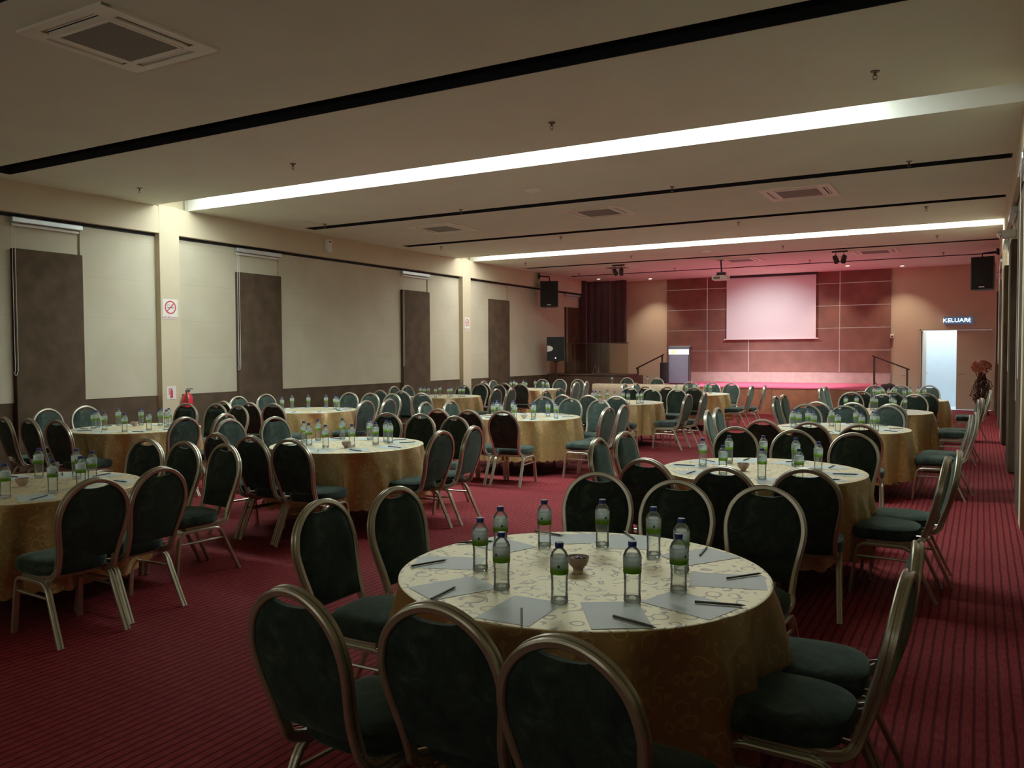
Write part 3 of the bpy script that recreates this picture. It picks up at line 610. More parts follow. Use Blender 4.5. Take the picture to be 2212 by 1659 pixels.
b = MB(); b.add([(-.245,-.208,.28),(-.245,-.208,.46)]+[(-.245+.17*math.sin(a),-.208,.37+.09*math.cos(a)) for a in [PI*i/10 for i in range(11)]], [tuple([0]+list(range(12,1,-1))+[1])]); b.build('badge','white',t)
b = MB(); b.cyl((0,-.206,.09),(0,-.215,.09),.017,14); b.build('power_light','leddot',t)
t = empty('speaker_stand', (-11.08, 22.25, 0), 0, 'black tripod stand holding the loudspeaker by the booth', 'stand')
b = MB(); b.cyl((0,0,.25),(0,0,1.425),.02,10); b.cyl((0,0,1.40),(0,0,1.43),.09,14); b.build('pole','black',t)
b = MB(); b.cyl((0,0,.82),(0,0,.92),.035,10); b.build('collar','black',t)
for a in range(3):
    c, s = math.cos(a*2*PI/3+.5), math.sin(a*2*PI/3+.5)
    b = MB(); b.tube([(.03*c,.03*s,.86),(.42*c,.42*s,.015)],.014,6); b.tube([(.02*c,.02*s,.28),(.22*c,.22*s,.45)],.008,5); b.build('leg','black',t)

# control booth: counter, glass, curtains
t = empty('control_booth', (-10.4, 23.4, 0), 0, 'dark brown control booth counter in the far left corner', 'counter')
b = MB(); b.box(-1.36, 1.30, -.38, -.32, 0, .98); b.box(1.24, 1.30, -.32, .9, 0, .98); b.build('front_panel','boothwood',t)
b = MB()
for x in (-.5, .35): b.box(x-.006, x+.006, -.386, -.378, .02, .96)
b.build('joint','railwood',t)
b = MB(); b.rbox(-1.37, 1.33, -.42, .35, .98, 1.03, .008); b.build('countertop','boothwood',t)
g = empty('glass_screen', (-10.4, 23.1, 1.03), 0, 'tinted glass screen standing on the booth counter', 'glass')
for i in range(3):
    b = MB(); b.box(-1.34+i*.88, -1.34+i*.88+.86, 0, .008, 0, .92); b.build('pane','boothglass',g)
b = MB(); b.rbox(-1.35,1.31,-.01,.018,.92,.94,.003); b.build('top_edge','railwood',g)
b = MB(); n = 60; X0, X1 = -11.62, -10.75
def curtain(x0, x1, y, z0, z1, nm, lb):
    b = MB(); n = int((x1-x0)*34); vs = []
    for i in range(n+1):
        x = x0+(x1-x0)*i/n; o = .028*math.sin(x*26)+.015*math.sin(x*11)
        vs += [(x, y+o, z0), (x, y+o*.8, (z0+z1)/2), (x, y+o*.4, z1-.012*abs(math.sin(x*7)))]
    b.add(vs, [(3*i+j, 3*i+3+j, 3*i+4+j, 3*i+1+j) for i in range(n) for j in (0,1)], True)
    tag(b.build(nm, 'curtain'), lb, 'curtain', 'plum curtains round the booth')
curtain(-11.55, -10.72, 25.5, .03, ZC-.03, 'curtain', 'long dark plum curtain in the left corner behind the booth')
curtain(-10.70, -10.13, 25.5, 1.96, ZC-.03, 'curtain', 'shorter dark plum curtain hanging above the booth, right part')
b = MB(); b.box(-11.74, -11.56, 25.32, 25.5, .0, ZC-.01); tag(b.build('curtain', 'curtain'), 'dark plum fabric return beside the left wall window', 'curtain', 'plum curtains round the booth')
# booth easel (small white A-frame stand) on the counter
t = empty('document_stand', (-10.28, 23.32, 1.03), 0, 'small white A-frame stand on the booth counter', 'stand')
b = MB(); b.tube([(-.09,0,.005),(0,0,.26),(.06,0,.005),(-.09,0,.005)],.008,6); b.build('frame','white',t)
b = MB(); b.tube([(.1,.02,.005),(.08,.02,.24),(.14,.02,.02)],.007,6); b.build('prop','white',t)
o = MB().rbox(.0,.36,-.1,.1,0,.025,.006).build('keyboard','greyface',None,(-10.15,23.35,1.03)); tag(o,'grey flat device lying on the booth counter beside the white stand','device')

# lectern on the stage
t = empty('lectern', (-7.83, 24.0, .72), math.radians(8), 'tall dark lectern with a white name strip on the stage', 'lectern')
b = MB(); b.add([(-.31,-.16,0),(.31,-.16,0),(.31,.12,0),(-.31,.12,0),(-.31,-.16,1.12),(.31,-.16,1.12),(.31,.26,1.02),(-.31,.26,1.02)], [(3,2,1,0),(4,5,6,7),(0,1,5,4),(1,2,6,5),(2,3,7,6),(3,0,4,7)]); b.build('body','black',t)
b = MB(); b.rbox(-.285,.285,-.185,-.158,.03,.86,.008); b.build('front_panel',plain('lectern_grey',(.05,.05,.07),.45,var=.1),t)
b = MB(); b.rbox(-.30,.30,-.19,-.158,.885,1.04,.004); sg = b.build('name_strip','white',t)
b = MB(); b.rbox(-.22,-.12,-.194,-.188,.915,1.01,.002); b.build('emblem','signgreen',sg)
b = MB()
for x, w_, z in ((-.09,.05,.985),(-.03,.07,.985),(.05,.06,.985),(.13,.04,.985),(-.09,.09,.945),(.01,.05,.945),(.07,.08,.945)): b.box(x, x+w_*.8, -.193,-.188, z-.008, z+.008)
b.build('faint_lettering','signgrey',sg)
b = MB(); b.rbox(-.33,.33,-.19,.29,1.10,1.13,.008, Matrix.Translation((0,0,.0))@Matrix.Rotation(math.radians(-8),4,'X')); b.build('top','black',t)
t = empty('monitor_speaker', (-8.34, 24.55, .72), 0, 'black box speaker standing left of the lectern', 'speaker')
b = MB(); b.rbox(-.24,.22,-.2,.2,0,.64,.01); b.build('cabinet','black',t)
b = MB(); b.rbox(-.21,.19,-.215,-.195,.03,.61,.006); b.build('grille','blackcloth',t)
# dark covered thing by the right-hand steps
b = MB(); b.lathe([(.42,0),(.44,.10),(.36,.22),(.22,.30),(.06,.33)], 18); 
b.v = [(x*.62+.02*math.sin(y*30), y*.45, z*.75+.015*math.sin(x*17)) for x,y,z in b.v]
o = b.build('equipment_bag','blackcloth',None,(-2.18,24.62,.545)); tag(o,'black cloth bag lying on the steps right of the stage','bag')
# small camera at the cladding edge
t = empty('wall_camera', (-2.26, YF-.02, 2.12), 0, 'small white camera on the far wall beside the brown cladding', 'camera')
b = MB(); b.rbox(-.05,.05,-.08,.02,-.07,.05,.012); b.build('housing','white',t); b = MB(); b.cyl((0,-.08,-.02),(0,-.09,-.02),.025,12); b.build('lens','black',t)
o = MB().rbox(-.04,.04,-.012,0,-.05,.05,.004).build('wall_socket','signgrey',None,(-1.98,YF-.001,1.02)); tag(o,'small wall socket left of the open door','socket')
# beam box on left wall, emergency lights on the right
t = empty('air_freshener', (XL+.045, 12.92, 3.87), 0, 'small white box on the left wall beam', 'dispenser')
b = MB(); b.rbox(-.045,.045,-.07,.07,-.13,.13,.012); b.build('case','white',t); b = MB(); b.rbox(.04,.05,-.03,.03,.07,.1,.003); b.build('vent','black',t)
t = empty('emergency_light', (XR-.06, 13.6, 3.30), 0, 'white emergency lamp high on the right wall', 'lamp')
b = MB(); b.rbox(-.05,.13,-.12,.12,-.05,.05,.01); b.build('case','white',t)
for s_ in (-1,1): b = MB(); b.sphere((-.06,s_*.07,.0),.045,10); b.build('lamp_head','chrome',t)

# signs on the left wall columns
def nosmoke(y, z, w, h, lb, XX=XL+.006):
    t = empty('no_smoking_sign', (XX, y, z), 0, lb, 'sign', 'no smoking signs on the columns')
    b = MB(); b.box(0,.003,-w/2,w/2,-h/2,h/2); b.build('board','white',t)
    R = w*.38; cz = h*.09
    b = MB(); n = 28
    vs = [(.005, r*math.cos(2*PI*i/n), cz+r*math.sin(2*PI*i/n)) for r in (R, R*.80) for i in range(n)]
    b.add(vs, [(i,(i+1)%n,n+(i+1)%n,n+i) for i in range(n)])
    m_ = Matrix.Translation((0,0,cz)) @ Matrix.Rotation(math.radians(45),4,'X'); b.box(.0042,.0058,-R*.86,R*.86,-R*.08,R*.08,m_)
    b.build('red_ring','signred',t)
    b = MB(); b.box(.0034,.004,-R*.55,R*.6,cz-R*.13,cz-.0-R*.0)
    b.tube([(.004,R*.5,cz+R*.12),(.004,R*.3,cz+R*.3),(.004,R*.45,cz+R*.5)],.003,5); b.tube([(.004,-R*.5,cz+R*.12),(.004,-R*.62,cz+R*.28),(.004,-R*.4,cz+R*.45),(.004,-R*.1,cz+R*.3)],.003,5)
    b.build('cigarette','signblack',t)
    textmesh('lettering','NO SMOKING',w*.16,'signred',t,frame_m((.005,0,-h*.42),(0,1,0),(0,0,1)),.0005)
nosmoke(9.13, 2.42, .29, .33, 'square no smoking sign on the near column of left wall')
nosmoke(18.2, 2.44, .24, .33, 'small no smoking sign on the far column of left wall')
t = empty('extinguisher_sign', (XL+.006, 9.12, 1.04), 0, 'small fire extinguisher picture sign low on the near column', 'sign')
b = MB(); b.box(0,.003,-.09,.09,-.11,.11); b.build('board','white',t)
b = MB(); b.box(.0035,.005,-.028,.028,-.085,.035); b.box(.0035,.005,-.012,.012,.035,.06); b.box(.0035,.005,-.05,.02,.055,.07); b.box(.0035,.005,-.052,-.040,-.03,.06); b.build('pictogram','signred',t)
t = empty('fire_extinguisher', (XL+.10, 9.36, .62), 0, 'red fire extinguisher beside the near left wall column', 'fire extinguisher')
b = MB(); b.lathe([(.02,0),(.085,.01),(.09,.03),(.09,.30),(.075,.36),(.035,.40),(.03,.43)],20); b.build('cylinder','red',t)
b = MB(); b.rbox(-.02,.02,-.03,.05,.43,.455,.004); b.rbox(-.012,.012,-.02,.11,.465,.48,.003); b.build('handle','black',t)
b = MB(); b.tube([(.02,-.02,.44),(.07,-.07,.42),(.10,-.09,.33),(.10,-.08,.2)],.01,6); b.build('hose','black',t)

# dried flower arrangement
rnd = random.Random(3)
t = empty('dried_flower_arrangement', (.02, 24.9, 0), 0, 'tall dried flower arrangement of brown twigs by the right wall', 'plant')
b = MB(); b.lathe([(.16,0),(.19,.02),(.15,.12),(.12,.28),(.14,.33)],16); b.build('pot','twig',t)
b = MB()
for i in range(40):
    a = rnd.uniform(0,2*PI); r = rnd.uniform(.05,.22); pts = []
    for j in range(9):
        z = .2+j*.11+rnd.uniform(-.02,.02); rr = r*(1+.5*math.sin(j*1.2+i))*(.55+.6*math.sin(PI*j/8)); aa = a+.45*j+rnd.uniform(-.2,.2)
        pts.append((rr*math.cos(aa)*.8, rr*math.sin(aa)*.8, z))
    b.tube(pts, .011, 5)
b.build('twigs','twig',t)
b = MB()
for i in range(80):
    z = rnd.uniform(.35,.98); a = rnd.uniform(0,2*PI); r = rnd.uniform(.08,.24); c = Vector((r*math.cos(a), r*math.sin(a), z))
    m_ = Matrix.Translation(c) @ Matrix.Rotation(rnd.uniform(0,6),4,'Z') @ Matrix.Rotation(rnd.uniform(-1,1),4,'X')
    b.add([m_ @ Vector(p) for p in ((0,0,0),(.03,.02,.01),(.085,0,0),(.03,-.02,.01))], [(0,1,2,3)])
b.build('leaves','dryleaf',t)
for i in range(34):
    a = i*2.4; zz = 1-2*(i+.5)/34; rr = math.sqrt(1-zz*zz)*.20; c = Vector((rr*math.cos(a), rr*math.sin(a), 1.25+.135*zz))
    b = MB(); big = i % 5 == 1
    d = (c-Vector((0,0,1.25))).normalized(); q = d.to_track_quat('Z','Y').to_matrix().to_4x4()
    for k_ in range(12):
        m_ = Matrix.Translation(c) @ q @ Matrix.Rotation(k_*2*PI/12,4,'Z') @ Matrix.Rotation(-.3-.4*(k_%2),4,'Y'); L_ = .062
        b.add([m_ @ Vector(p) for p in ((0,0,0),(L_*.5,.02,.01),(L_,0,.02),(L_*.5,-.02,.01))], [(0,1,2,3)])
    b.sphere(c+d*.010, .034 if big else .026, 8); b.build('flower','paleflower' if big else 'dryflower',t)
b = MB()
for i in range(220):
    a = rnd.uniform(0,2*PI); zz = rnd.uniform(-1,1); rr = math.sqrt(1-zz*zz); d = Vector((rr*math.cos(a), rr*math.sin(a), zz*.7)); c = Vector((0,0,1.25))
    b.cyl(c+d*.08, c+d*rnd.uniform(.20,.27), .003, 4)
for i in range(14):
    a = i*.9; b.tube([(.03*math.cos(a),.03*math.sin(a),.88),(.10*math.cos(a+.5),.10*math.sin(a+.5),1.02),(.13*math.cos(a+.6),.13*math.sin(a+.6),1.18)],.006,4)
b.build('flower_stems','dryflower',t)

# ------------------------------------------------------------ banquet chair
GR = [(-.5,-.32),(-.5,.30),(-.40,.5),(-.16,.5),(-.08,.16),(.08,.16),(.16,.5),(.40,.5),(.5,.30),(.5,-.32),(.38,-.5),(-.38,-.5)]
def prof(w, tk): return [(a*w, c*tk) for a, c in GR]
HW = [(z_, w_*.955) for z_, w_ in [(.42,.178),(.48,.179),(.55,.186),(.62,.200),(.69,.212),(.75,.213),(.82,.194),(.87,.160),(.905,.118),(.927,.073),(.937,.037),(.9405,0)]]
def hwz(z):
    for (a, wa), (c, wc) in zip(HW, HW[1:]):
        if z <= c: return wa+(wc-wa)*(z-a)/(c-a)
    return 0
def zarch(x):   # height of the arch centreline at |x| (upper part)
    x = abs(x)
    for (a, wa), (c, wc) in list(zip(HW, HW[1:]))[5:]:
        if wc <= x <= wa: return a+(c-a)*(wa-x)/(wa-wc)
    return .9405
def yl(z): return -.225-(z-.42)*.235-.02*math.sin(PI*min(1,max(0,(z-.42)/.52)))
def make_chair():
    t = empty('banquet_chair', (0,0,0), 0, 'x', 'chair')
    half = []; wd = []
    for y_ in (.13, .02, -.09): half.append((.176, y_, .370)); wd.append((0,0,1))
    for p, w_ in (((.177,-.150,.372),(0,.1,1)),((.178,-.190,.384),(0,.5,.8)),((.178,-.214,.402),(0,.9,.5))): half.append(p); wd.append(w_)
    fine = []
    for (a, wa), (c, wc) in zip(HW, HW[1:]): 
        fine += [(a+(c-a)*k/2, ) for k in range(2)]
    # smooth curve through HW by Catmull-Rom
    pts = [HW[0]]+HW+[(HW[-2][0], -HW[-2][1])]
    cr = []
    for i in range(1, len(pts)-2):
        for k in range(3):
            u = k/3; p0, p1, p2, p3 = [Vector((q[1], q[0])) for q in pts[i-1:i+3]]
            v = .5*((2*p1)+(p2-p0)*u+(2*p0-5*p1+4*p2-p3)*u*u+(3*p1-p0-3*p2+p3)*u**3); cr.append((v[0], v[1]))
    cr.append((0, .9405))
    arch = [(x, yl(z), z) for x, z in cr]; aw = [(0,.97,.24)]*len(arch)
    P = half+arch; W = wd+aw
    full = P+[(-x,y,z) for x,y,z in reversed(P[:-1])]; fw = W+list(reversed(W[:-1]))
    # outward normal must point away from the pad on the whole loop
    b = MB(); b.sweep(full, fw, [(a_, -c_) for a_, c_ in prof(.040,.026)]); b.build('back_frame','frame',t)
    # padded back
    b = MB(); nu, nv = 20, 14
    def P_(u, v, face):
        zc = .475+v*(.885-.475); hw = hwz(zc)-.010
        xt = u*(hwz(.885)-.010); zt = zarch(abs(xt)*1.02)-.013
        zt -= .034*max(0, 1-(xt/.082)**2)**.8
        z = .475+v*(zt-.475); x = u*hw
        e = (1-u**6)*(1-(2*v-1)**8)
        return (x, yl(z)+(.010+.022*e if face > 0 else -.010-.008*e), z)
    vs = []; 
    for f in (1, -1):
        for j in range(nv+1):
            for i in range(nu+1): vs.append(P_(-1+2*i/nu, j/nv, f))
    K = (nu+1)*(nv+1); fs = []
    for o_ in (0, K):
        for j in range(nv):
            for i in range(nu): fs.append((o_+j*(nu+1)+i, o_+j*(nu+1)+i+1, o_+(j+1)*(nu+1)+i+1, o_+(j+1)*(nu+1)+i))
    rim = [j_*(nu+1) for j_ in range(nv+1)]
    for j in range(nv):
        for c_ in (0, nu): a_, b_ = j*(nu+1)+c_, (j+1)*(nu+1)+c_; fs.append((a_, b_, K+b_, K+a_))
    for i in range(nu):
        for r_ in (0, nv): a_, b_ = r_*(nu+1)+i, r_*(nu+1)+i+1; fs.append((a_, b_, K+b_, K+a_))
    b.add(vs, fs, True); b.build('backrest','fabric',t)
    # seat cushion
    b = MB(); n = 40; rings = []
    def outline(k):
        o_ = []
        for i in range(n):
            a = 2*PI*i/n; c, s = math.cos(a), math.sin(a)
            ex = .36 if s > 0 else .62
            x = .218*math.copysign(abs(c)**ex, c)*(1 if s > 0 else 1-.10*abs(s)); y_ = (.205*math.copysign(abs(s)**(.32 if s>0 else .62), s))
            o_.append((x*k, .015+y_*k))
        return o_
    for k, z in ((.60,.384),(.93,.384),(.985,.396),(1.0,.415),(1.0,.440),(.975,.458),(.90,.470),(.72,.478),(.45,.482),(.15,.483)):
        rings += [(x, y_, z) for x, y_ in outline(k)]
    nr = 10
    b.add(rings, [(j*n+i, j*n+(i+1)%n, (j+1)*n+(i+1)%n, (j+1)*n+i) for j in range(nr-1) for i in range(n)], True)
    b.add(rings, [tuple(range(n-1,-1,-1)), tuple((nr-1)*n+i for i in range(n))], True); b.build('seat','fabric',t)
    for s in (-1, 1):
        x = s*.192
        b = MB(); pts = [(x+s*.006,.225,0),(x+s*.004,.215,.10),(x+s*.001,.198,.24),(x,.188,.30),(x,.175,.328),(x,.150,.344),(x,.12,.348),(x,.01,.348)]
        b.sweep(pts, [(1,0,0)]*len(pts), prof(.036,.021)); b.build('leg','frame',t)
        b = MB(); pts = [(x,.01,.348),(x,-.09,.348),(x,-.125,.342),(x,-.152,.324),(x,-.170,.295),(x+s*.004,-.225,.17),(x+s*.010,-.305,0)]
        b.sweep(pts, [(1,0,0)]*len(pts), prof(.036,.021)); b.build('leg','frame',t)
        b = MB(); b.cyl((x,.200,.262),(x,-.182,.262),.0085,8); b.build('side_stretcher','frame',t)
    b = MB(); b.sweep([(-.19,.12,.362),(.19,.12,.362)],[(0,0,1)]*2,prof(.02,.018)); b.sweep([(-.19,-.10,.362),(.19,-.10,.362)],[(0,0,1)]*2,prof(.02,.018)); b.build('seat_rail','frame',t)
    b = MB()
    for s in (-1, 1): b.tube([(s*.15,-.175,.425),(s*.172,-.215,.43),(s*.178,-.232,.435)],.006,6)
    b.build('back_clip','chrome',t)
    return t
TN = {'A':'foreground table','B':"right row's second table",'C':"right row's third table",'D':"right row's fourth table",'E':"right row's last table",
 'J':'left foreground table','F':"middle row's second table",'G':"middle row's third table",'H':"middle row's fourth table",'I':"middle row's last table",
 'K':"wall row's first table",'L':"wall row's second table",'M':"wall row's third table",'N':"wall row's last table"}
LR3 = ['left','middle','right']
chair = make_chair(); first = True
for (k, side, i, n, x, y, a) in CHAIRS:
    if side in ('near','far'): lb = 'dark green banquet chair, %s of three on %s side of %s' % (LR3[i], side, TN[k])
    elif n == 1: lb = 'dark green banquet chair alone on %s side of %s' % (side, TN[k])
    else:
        # of a side pair, which stands nearer the camera
        ys = [c[5] for c in CHAIRS if c[0] == k and c[1] == side]
        lb = 'dark green banquet chair, %s of two on %s side of %s' % ('nearer' if y == min(ys) else 'farther', side, TN[k])
    if (k, side, i) == ('A','near',2): a = -5; x -= .035
    rz = math.radians(a); off = Vector((-math.sin(rz), math.cos(rz)))*.36
    loc = (x+off[0], y+off[1], 0)
    g = 'banquet chairs at the '+TN[k]
    if first:
        chair.location = loc; chair.rotation_euler = (0,0,rz); chair['label'] = lb; chair['group'] = g; first = False
    else: dup(chair, loc, rz, lb, g)
dup(chair, (-8.93, 22.02+.36-.17, 0), PI, 'green banquet chair behind the long head table, left one', 'chairs behind the head table')
dup(chair, (-8.02, 22.02+.36-.17, 0), PI, 'pale lit banquet chair behind the long head table, right one', 'chairs behind the head table')

# ------------------------------------------------------------ round tables
TR, TZ = .755, .752
def make_table():
    t = empty('round_table', (0,0,0), 0, 'x', 'table')
    b = MB(); b.lathe([(.70,TZ-.032),(.738,TZ-.030),(.742,TZ-.02),(.742,TZ-.006),(.735,TZ-.002)],48); b.build('tabletop','darkwood',t)
    for i in range(4):
        a = i*PI/2+PI/4; c, s = math.cos(a), math.sin(a)
        b = MB(); b.tube([(.42*c,.42*s,TZ-.03),(.43*c,.43*s,.4),(.46*c,.46*s,.012)],.014,8); b.cyl((.46*c,.46*s,.0),(.46*c,.46*s,.02),.018,8); b.build('leg','darkwood',t)
    for s in (-1,1):
        b = MB(); b.cyl((.30*s,.30,.30),(.30*s,-.30,.30),.010,8); b.build('brace','darkwood',t)
    return t
def make_cloth(seed):
    rr = random.Random(seed); n = 168; vs = []; ph = [rr.uniform(0,6.28) for _ in range(6)]
    tops = [.0001,.2,.4,.55,.66,.72,.745,.754]
    for r in tops: vs += [(r*math.cos(2*PI*i/n), r*math.sin(2*PI*i/n), TZ+.004) for i in range(n)]
    def fold(a): 
        v = .65*math.sin(11*a+ph[0]+.9*math.sin(2*a+ph[1]))+.35*math.sin(17*a+ph[2])+.3*math.sin(5*a+ph[3])
        return math.copysign(abs(v)**.8, v)
    dr = [(.758,TZ+.002,0),(.7595,TZ-.004,0),(.760,TZ-.02,.08),(.761,TZ-.05,.26),(.764,.64,.55),(.768,.56,.72),(.772,.48,.84),(.776,.39,.92),(.782,.30,.97),(.788,.215,1.0)]
    for r, z, w in dr:
        for i in range(n):
            a = 2*PI*i/n; q = r+w*.058*fold(a)+w*w*.014*math.sin(27*a+ph[5])+(.004*math.sin(31*a+z*20) if w > .2 else 0)
            zz = z
            if z < .25: zz = z-.02*abs(math.sin(21*a))+.012*math.sin(3*a+ph[4])
            vs.append((q*math.cos(a), q*math.sin(a), zz))
    k = len(tops)+len(dr)
    b = MB(); b.add(vs, [(j*n+i, j*n+(i+1)%n, (j+1)*n+(i+1)%n, (j+1)*n+i) for j in range(k-1) for i in range(n)], True)
    me = b.mesh('tablecloth','cloth')
    return me
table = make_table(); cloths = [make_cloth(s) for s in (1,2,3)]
bowl = None
rnd = random.Random(11)
def make_bottle():
    t = empty('water_bottle', (0,0,0), 0, 'x', 'bottle')
    P = [(.020,.002),(.029,.0),(.0315,.006),(.031,.02),(.0295,.045),(.031,.052),(.0295,.06),(.031,.068),(.0295,.076),(.031,.085),(.0315,.1),(.0325,.106),(.0325,.165),(.0315,.174),(.027,.186),(.019,.196),(.0135,.202),(.0135,.206)]
    b = MB(); b.lathe(P, 20, close=True); b.build('bottle_body','pet',t)
    b = MB(); b.lathe([(max(.003,r-.0022), z+.001) for r, z in P[:14]]+[(.0265,.181)], 20); b.build('water','water',t)
    b = MB(); b.lathe([(.018,.0015),(.0285,-.0005),(.0322,.006),(.0318,.014),(.031,.017)], 20, close=False); b.build('foot_glint_shell','glint',t)  # extra shell over the body, carries the painted base glints
    b = MB(); b.lathe([(.0332,.108),(.0336,.112),(.0336,.168),(.0332,.172)], 24, close=False); lb = b.build('label','label',t)
    for a in (-1.2, 1.9):
        b = MB(); m_ = Matrix.Rotation(a,4,'Z'); b.add([m_ @ Vector(p) for p in ((.0343,0,.132),(.0341,.006,.139),(.0343,0,.147),(.0341,-.006,.139))],[(0,1,2,3)]); b.build('leaf_mark','lime',lb)
    b = MB(); b.lathe([(.0150,.203),(.0158,.205),(.0158,.219),(.0150,.221)], 18); b.build('cap','cap',t)
    return t
bottle = make_bottle(); bfirst = True
def make_pencil():
    t = empty('pencil', (0,0,0), 0, 'x', 'pencil')
    b = MB(); b.cyl((0,-.088,.0045),(0,.074,.0045),.0045,6,smooth=False); b.build('shaft','pencil',t)
    b = MB(); b.cyl((0,.074,.0045),(0,.090,.0045),.0044,6,.001); b.build('tip','pencilend',t)
    return t
pencil = make_pencil(); pfirst = True
sheet_me = MB().box(-.103,.103,-.146,.146,0,.0008).mesh('note_sheet','paper')
def sorted_px(pts): return sorted(pts, key=lambda q: screen_x(q[0], q[1]))
CR, CF = Vector((.8701,.4931,0)), Vector((-.4931,.8700,0))
def screen_x(x, y):
    return (x*CR[0]+y*CR[1])/(x*CF[0]+y*CF[1])
cl_first = True; tfirst = True
for ti, (k, (cx, cy)) in enumerate(TABLES.items()):
    nm = TN[k]
    if tfirst: table.location = (cx,cy,0); table['label'] = 'round folding table under the cloth, '+nm; table['group'] = 'round tables'; tfirst = False
    else: dup(table, (cx,cy,0), .3*ti, 'round folding table under the cloth, '+nm, 'round tables')
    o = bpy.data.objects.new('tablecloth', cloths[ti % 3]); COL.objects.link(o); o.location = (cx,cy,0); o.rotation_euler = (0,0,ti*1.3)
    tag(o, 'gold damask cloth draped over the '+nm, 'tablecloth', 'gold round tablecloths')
    top = TZ+.0045
    # sheets
    if k == 'A': sh = SHEETS; pn = PENS
    else:
        ang = []
        for c in CHAIRS:
            if c[0] == k: ang.append(math.atan2(c[5]-cy, c[4]-cx))
        if k == 'J': ang += [math.radians(v) for v in (-130,-95,-60,160)]+[math.radians(200)]
        ang.sort()
        m = len(ang)
        # ten seats fan out evenly round the table
        a0 = ang[0]; sh = []; pn = []
        for i in range(10):
            a = a0+i*2*PI/10+rnd.uniform(-.06,.06); r = .555+rnd.uniform(-.015,.01)
            sh.append((cx+r*math.cos(a), cy+r*math.sin(a), math.degrees(a)-90+rnd.uniform(-12,12)))
            if k in 'BCFGJKL': 
                r2 = .60; a2 = a+rnd.uniform(-.05,.05); pn.append((cx+r2*math.cos(a2), cy+r2*math.sin(a2), math.degrees(a)-90+rnd.uniform(-45,45)))
    for i, (x, y, r) in enumerate(sorted_px(sh)):
        dx, dy = x-cx, y-cy; d = math.hypot(dx, dy)
        if d > .585: x, y = cx+dx*.585/d, cy+dy*.585/d
        o = bpy.data.objects.new('note_sheet', sheet_me); COL.objects.link(o); o.location = (x, y, top+.0003*(i%3)); o.rotation_euler = (0,0,math.radians(r))
        tag(o, 'pale blue-white note sheet, %s from left on the %s' % (nth(i), nm), 'paper', 'note sheets on the '+nm)
    for i, (x, y, r) in enumerate(sorted_px(pn)):
        lb = 'dark pencil, %s from left on the %s' % (nth(i), nm); g = 'pencils on the '+nm
        if pfirst: pencil.location = (x,y,top+.002); pencil.rotation_euler = (0,0,math.radians(r)); pencil['label'] = lb; pencil['group'] = g; pfirst = False
        else: dup(pencil, (x,y,top+.002), math.radians(r), lb, g)
    for i, (x, y) in enumerate(sorted_px(BOTTLES[k])):
        lb = 'green-labelled water bottle, %s from left on the %s' % (nth(i), nm); g = 'water bottles on the '+nm; rz = rnd.uniform(0,6.28)
        if bfirst: bottle.location = (x,y,top+.001); bottle['label'] = lb; bottle['group'] = g; bfirst = False
        else: dup(bottle, (x,y,top+.001), rz, lb, g)
    if k in BOWLS:
        bx_, by_ = BOWLS[k]
        lb = 'small blush sweet bowl in the middle of the '+nm
        if bowl is None:
            bowl = empty('sweet_bowl', (bx_,by_,top), 0, lb, 'bowl', 'sweet bowls'); bowl.scale = (.70,.70,.72)
            b = MB(); b.lathe([(.028,0),(.030,.008),(.034,.014),(.052,.032),(.063,.055),(.067,.078),(.0645,.078),(.058,.055),(.046,.034),(.02,.022)], 28); b.build('bowl_body','bowl',bowl)
            b = MB(); b.lathe([(.027,0),(.031,.0),(.031,.012),(.027,.012)],24); b.build('foot_ring','bowl',bowl)
        else: dup(bowl, (bx_,by_,top), 0, lb)
        nsw = 9 if k == 'A' else 4
        for i in range(nsw):
            a = i*2.4; r = .030*math.sqrt((i+.5)/nsw)
            b = MB(); c = (0,0,0); b.sphere(c,.013,8,(1.25,.8,.7)); b.add([(.014,0,0),(.026,.009,.002),(.026,-.009,-.002)],[(0,1,2)]); b.add([(-.014,0,0),(-.026,.009,.002),(-.026,-.009,-.002)],[(0,1,2)])
            w_ = i % 3 == 1
            o = b.build('wrapped_sweet','sweetw' if w_ else 'sweetr',None,(bx_+r*math.cos(a),by_+r*math.sin(a),top+.050)); o.scale = (.72,.72,.72); o.rotation_euler = (rnd.uniform(-.4,.4),rnd.uniform(-.4,.4),a)
            tag(o, ('white' if w_ else 'maroon')+' wrapped sweet in the bowl on the '+nm, 'sweet', ('white' if w_ else 'maroon')+' sweets in the bowl on the '+nm)

# head table before the stage
HX0, HX1, HY0, HY1, HZ = -9.45, -6.75, 21.25, 21.75, .80
t = empty('head_table', ((HX0+HX1)/2,(HY0+HY1)/2,0), 0, 'long rectangular table under tan cloth before the stage', 'table')
hw_, hd_ = (HX1-HX0)/2, (HY1-HY0)/2
b = MB(); b.box(-hw_+.02,hw_-.02,-hd_+.02,hd_-.02,HZ-.04,HZ-.006); b.build('tabletop','darkwood',t)
for sx in (-1,1):
    for sy in (-1,1): b = MB(); b.rbox(sx*(hw_-.1)-.02,sx*(hw_-.1)+.02,sy*(hd_-.08)-.02,sy*(hd_-.08)+.02,0,HZ-.04,.003); b.build('leg','darkwood',t)
b = MB(); per = []
def rect(n, ex):
    o_ = []; w2, d2 = hw_+ex, hd_+ex; 
    segs = [((-w2,-d2),(w2,-d2),40),((w2,-d2),(w2,d2),10),((w2,d2),(-w2,d2),40),((-w2,d2),(-w2,-d2),10)]
    for p, q, m in segs:
        for i in range(m): u = i/m; o_.append((p[0]+(q[0]-p[0])*u, p[1]+(q[1]-p[1])*u))
    return o_
vs = []; base = rect(0,0); m = len(base)
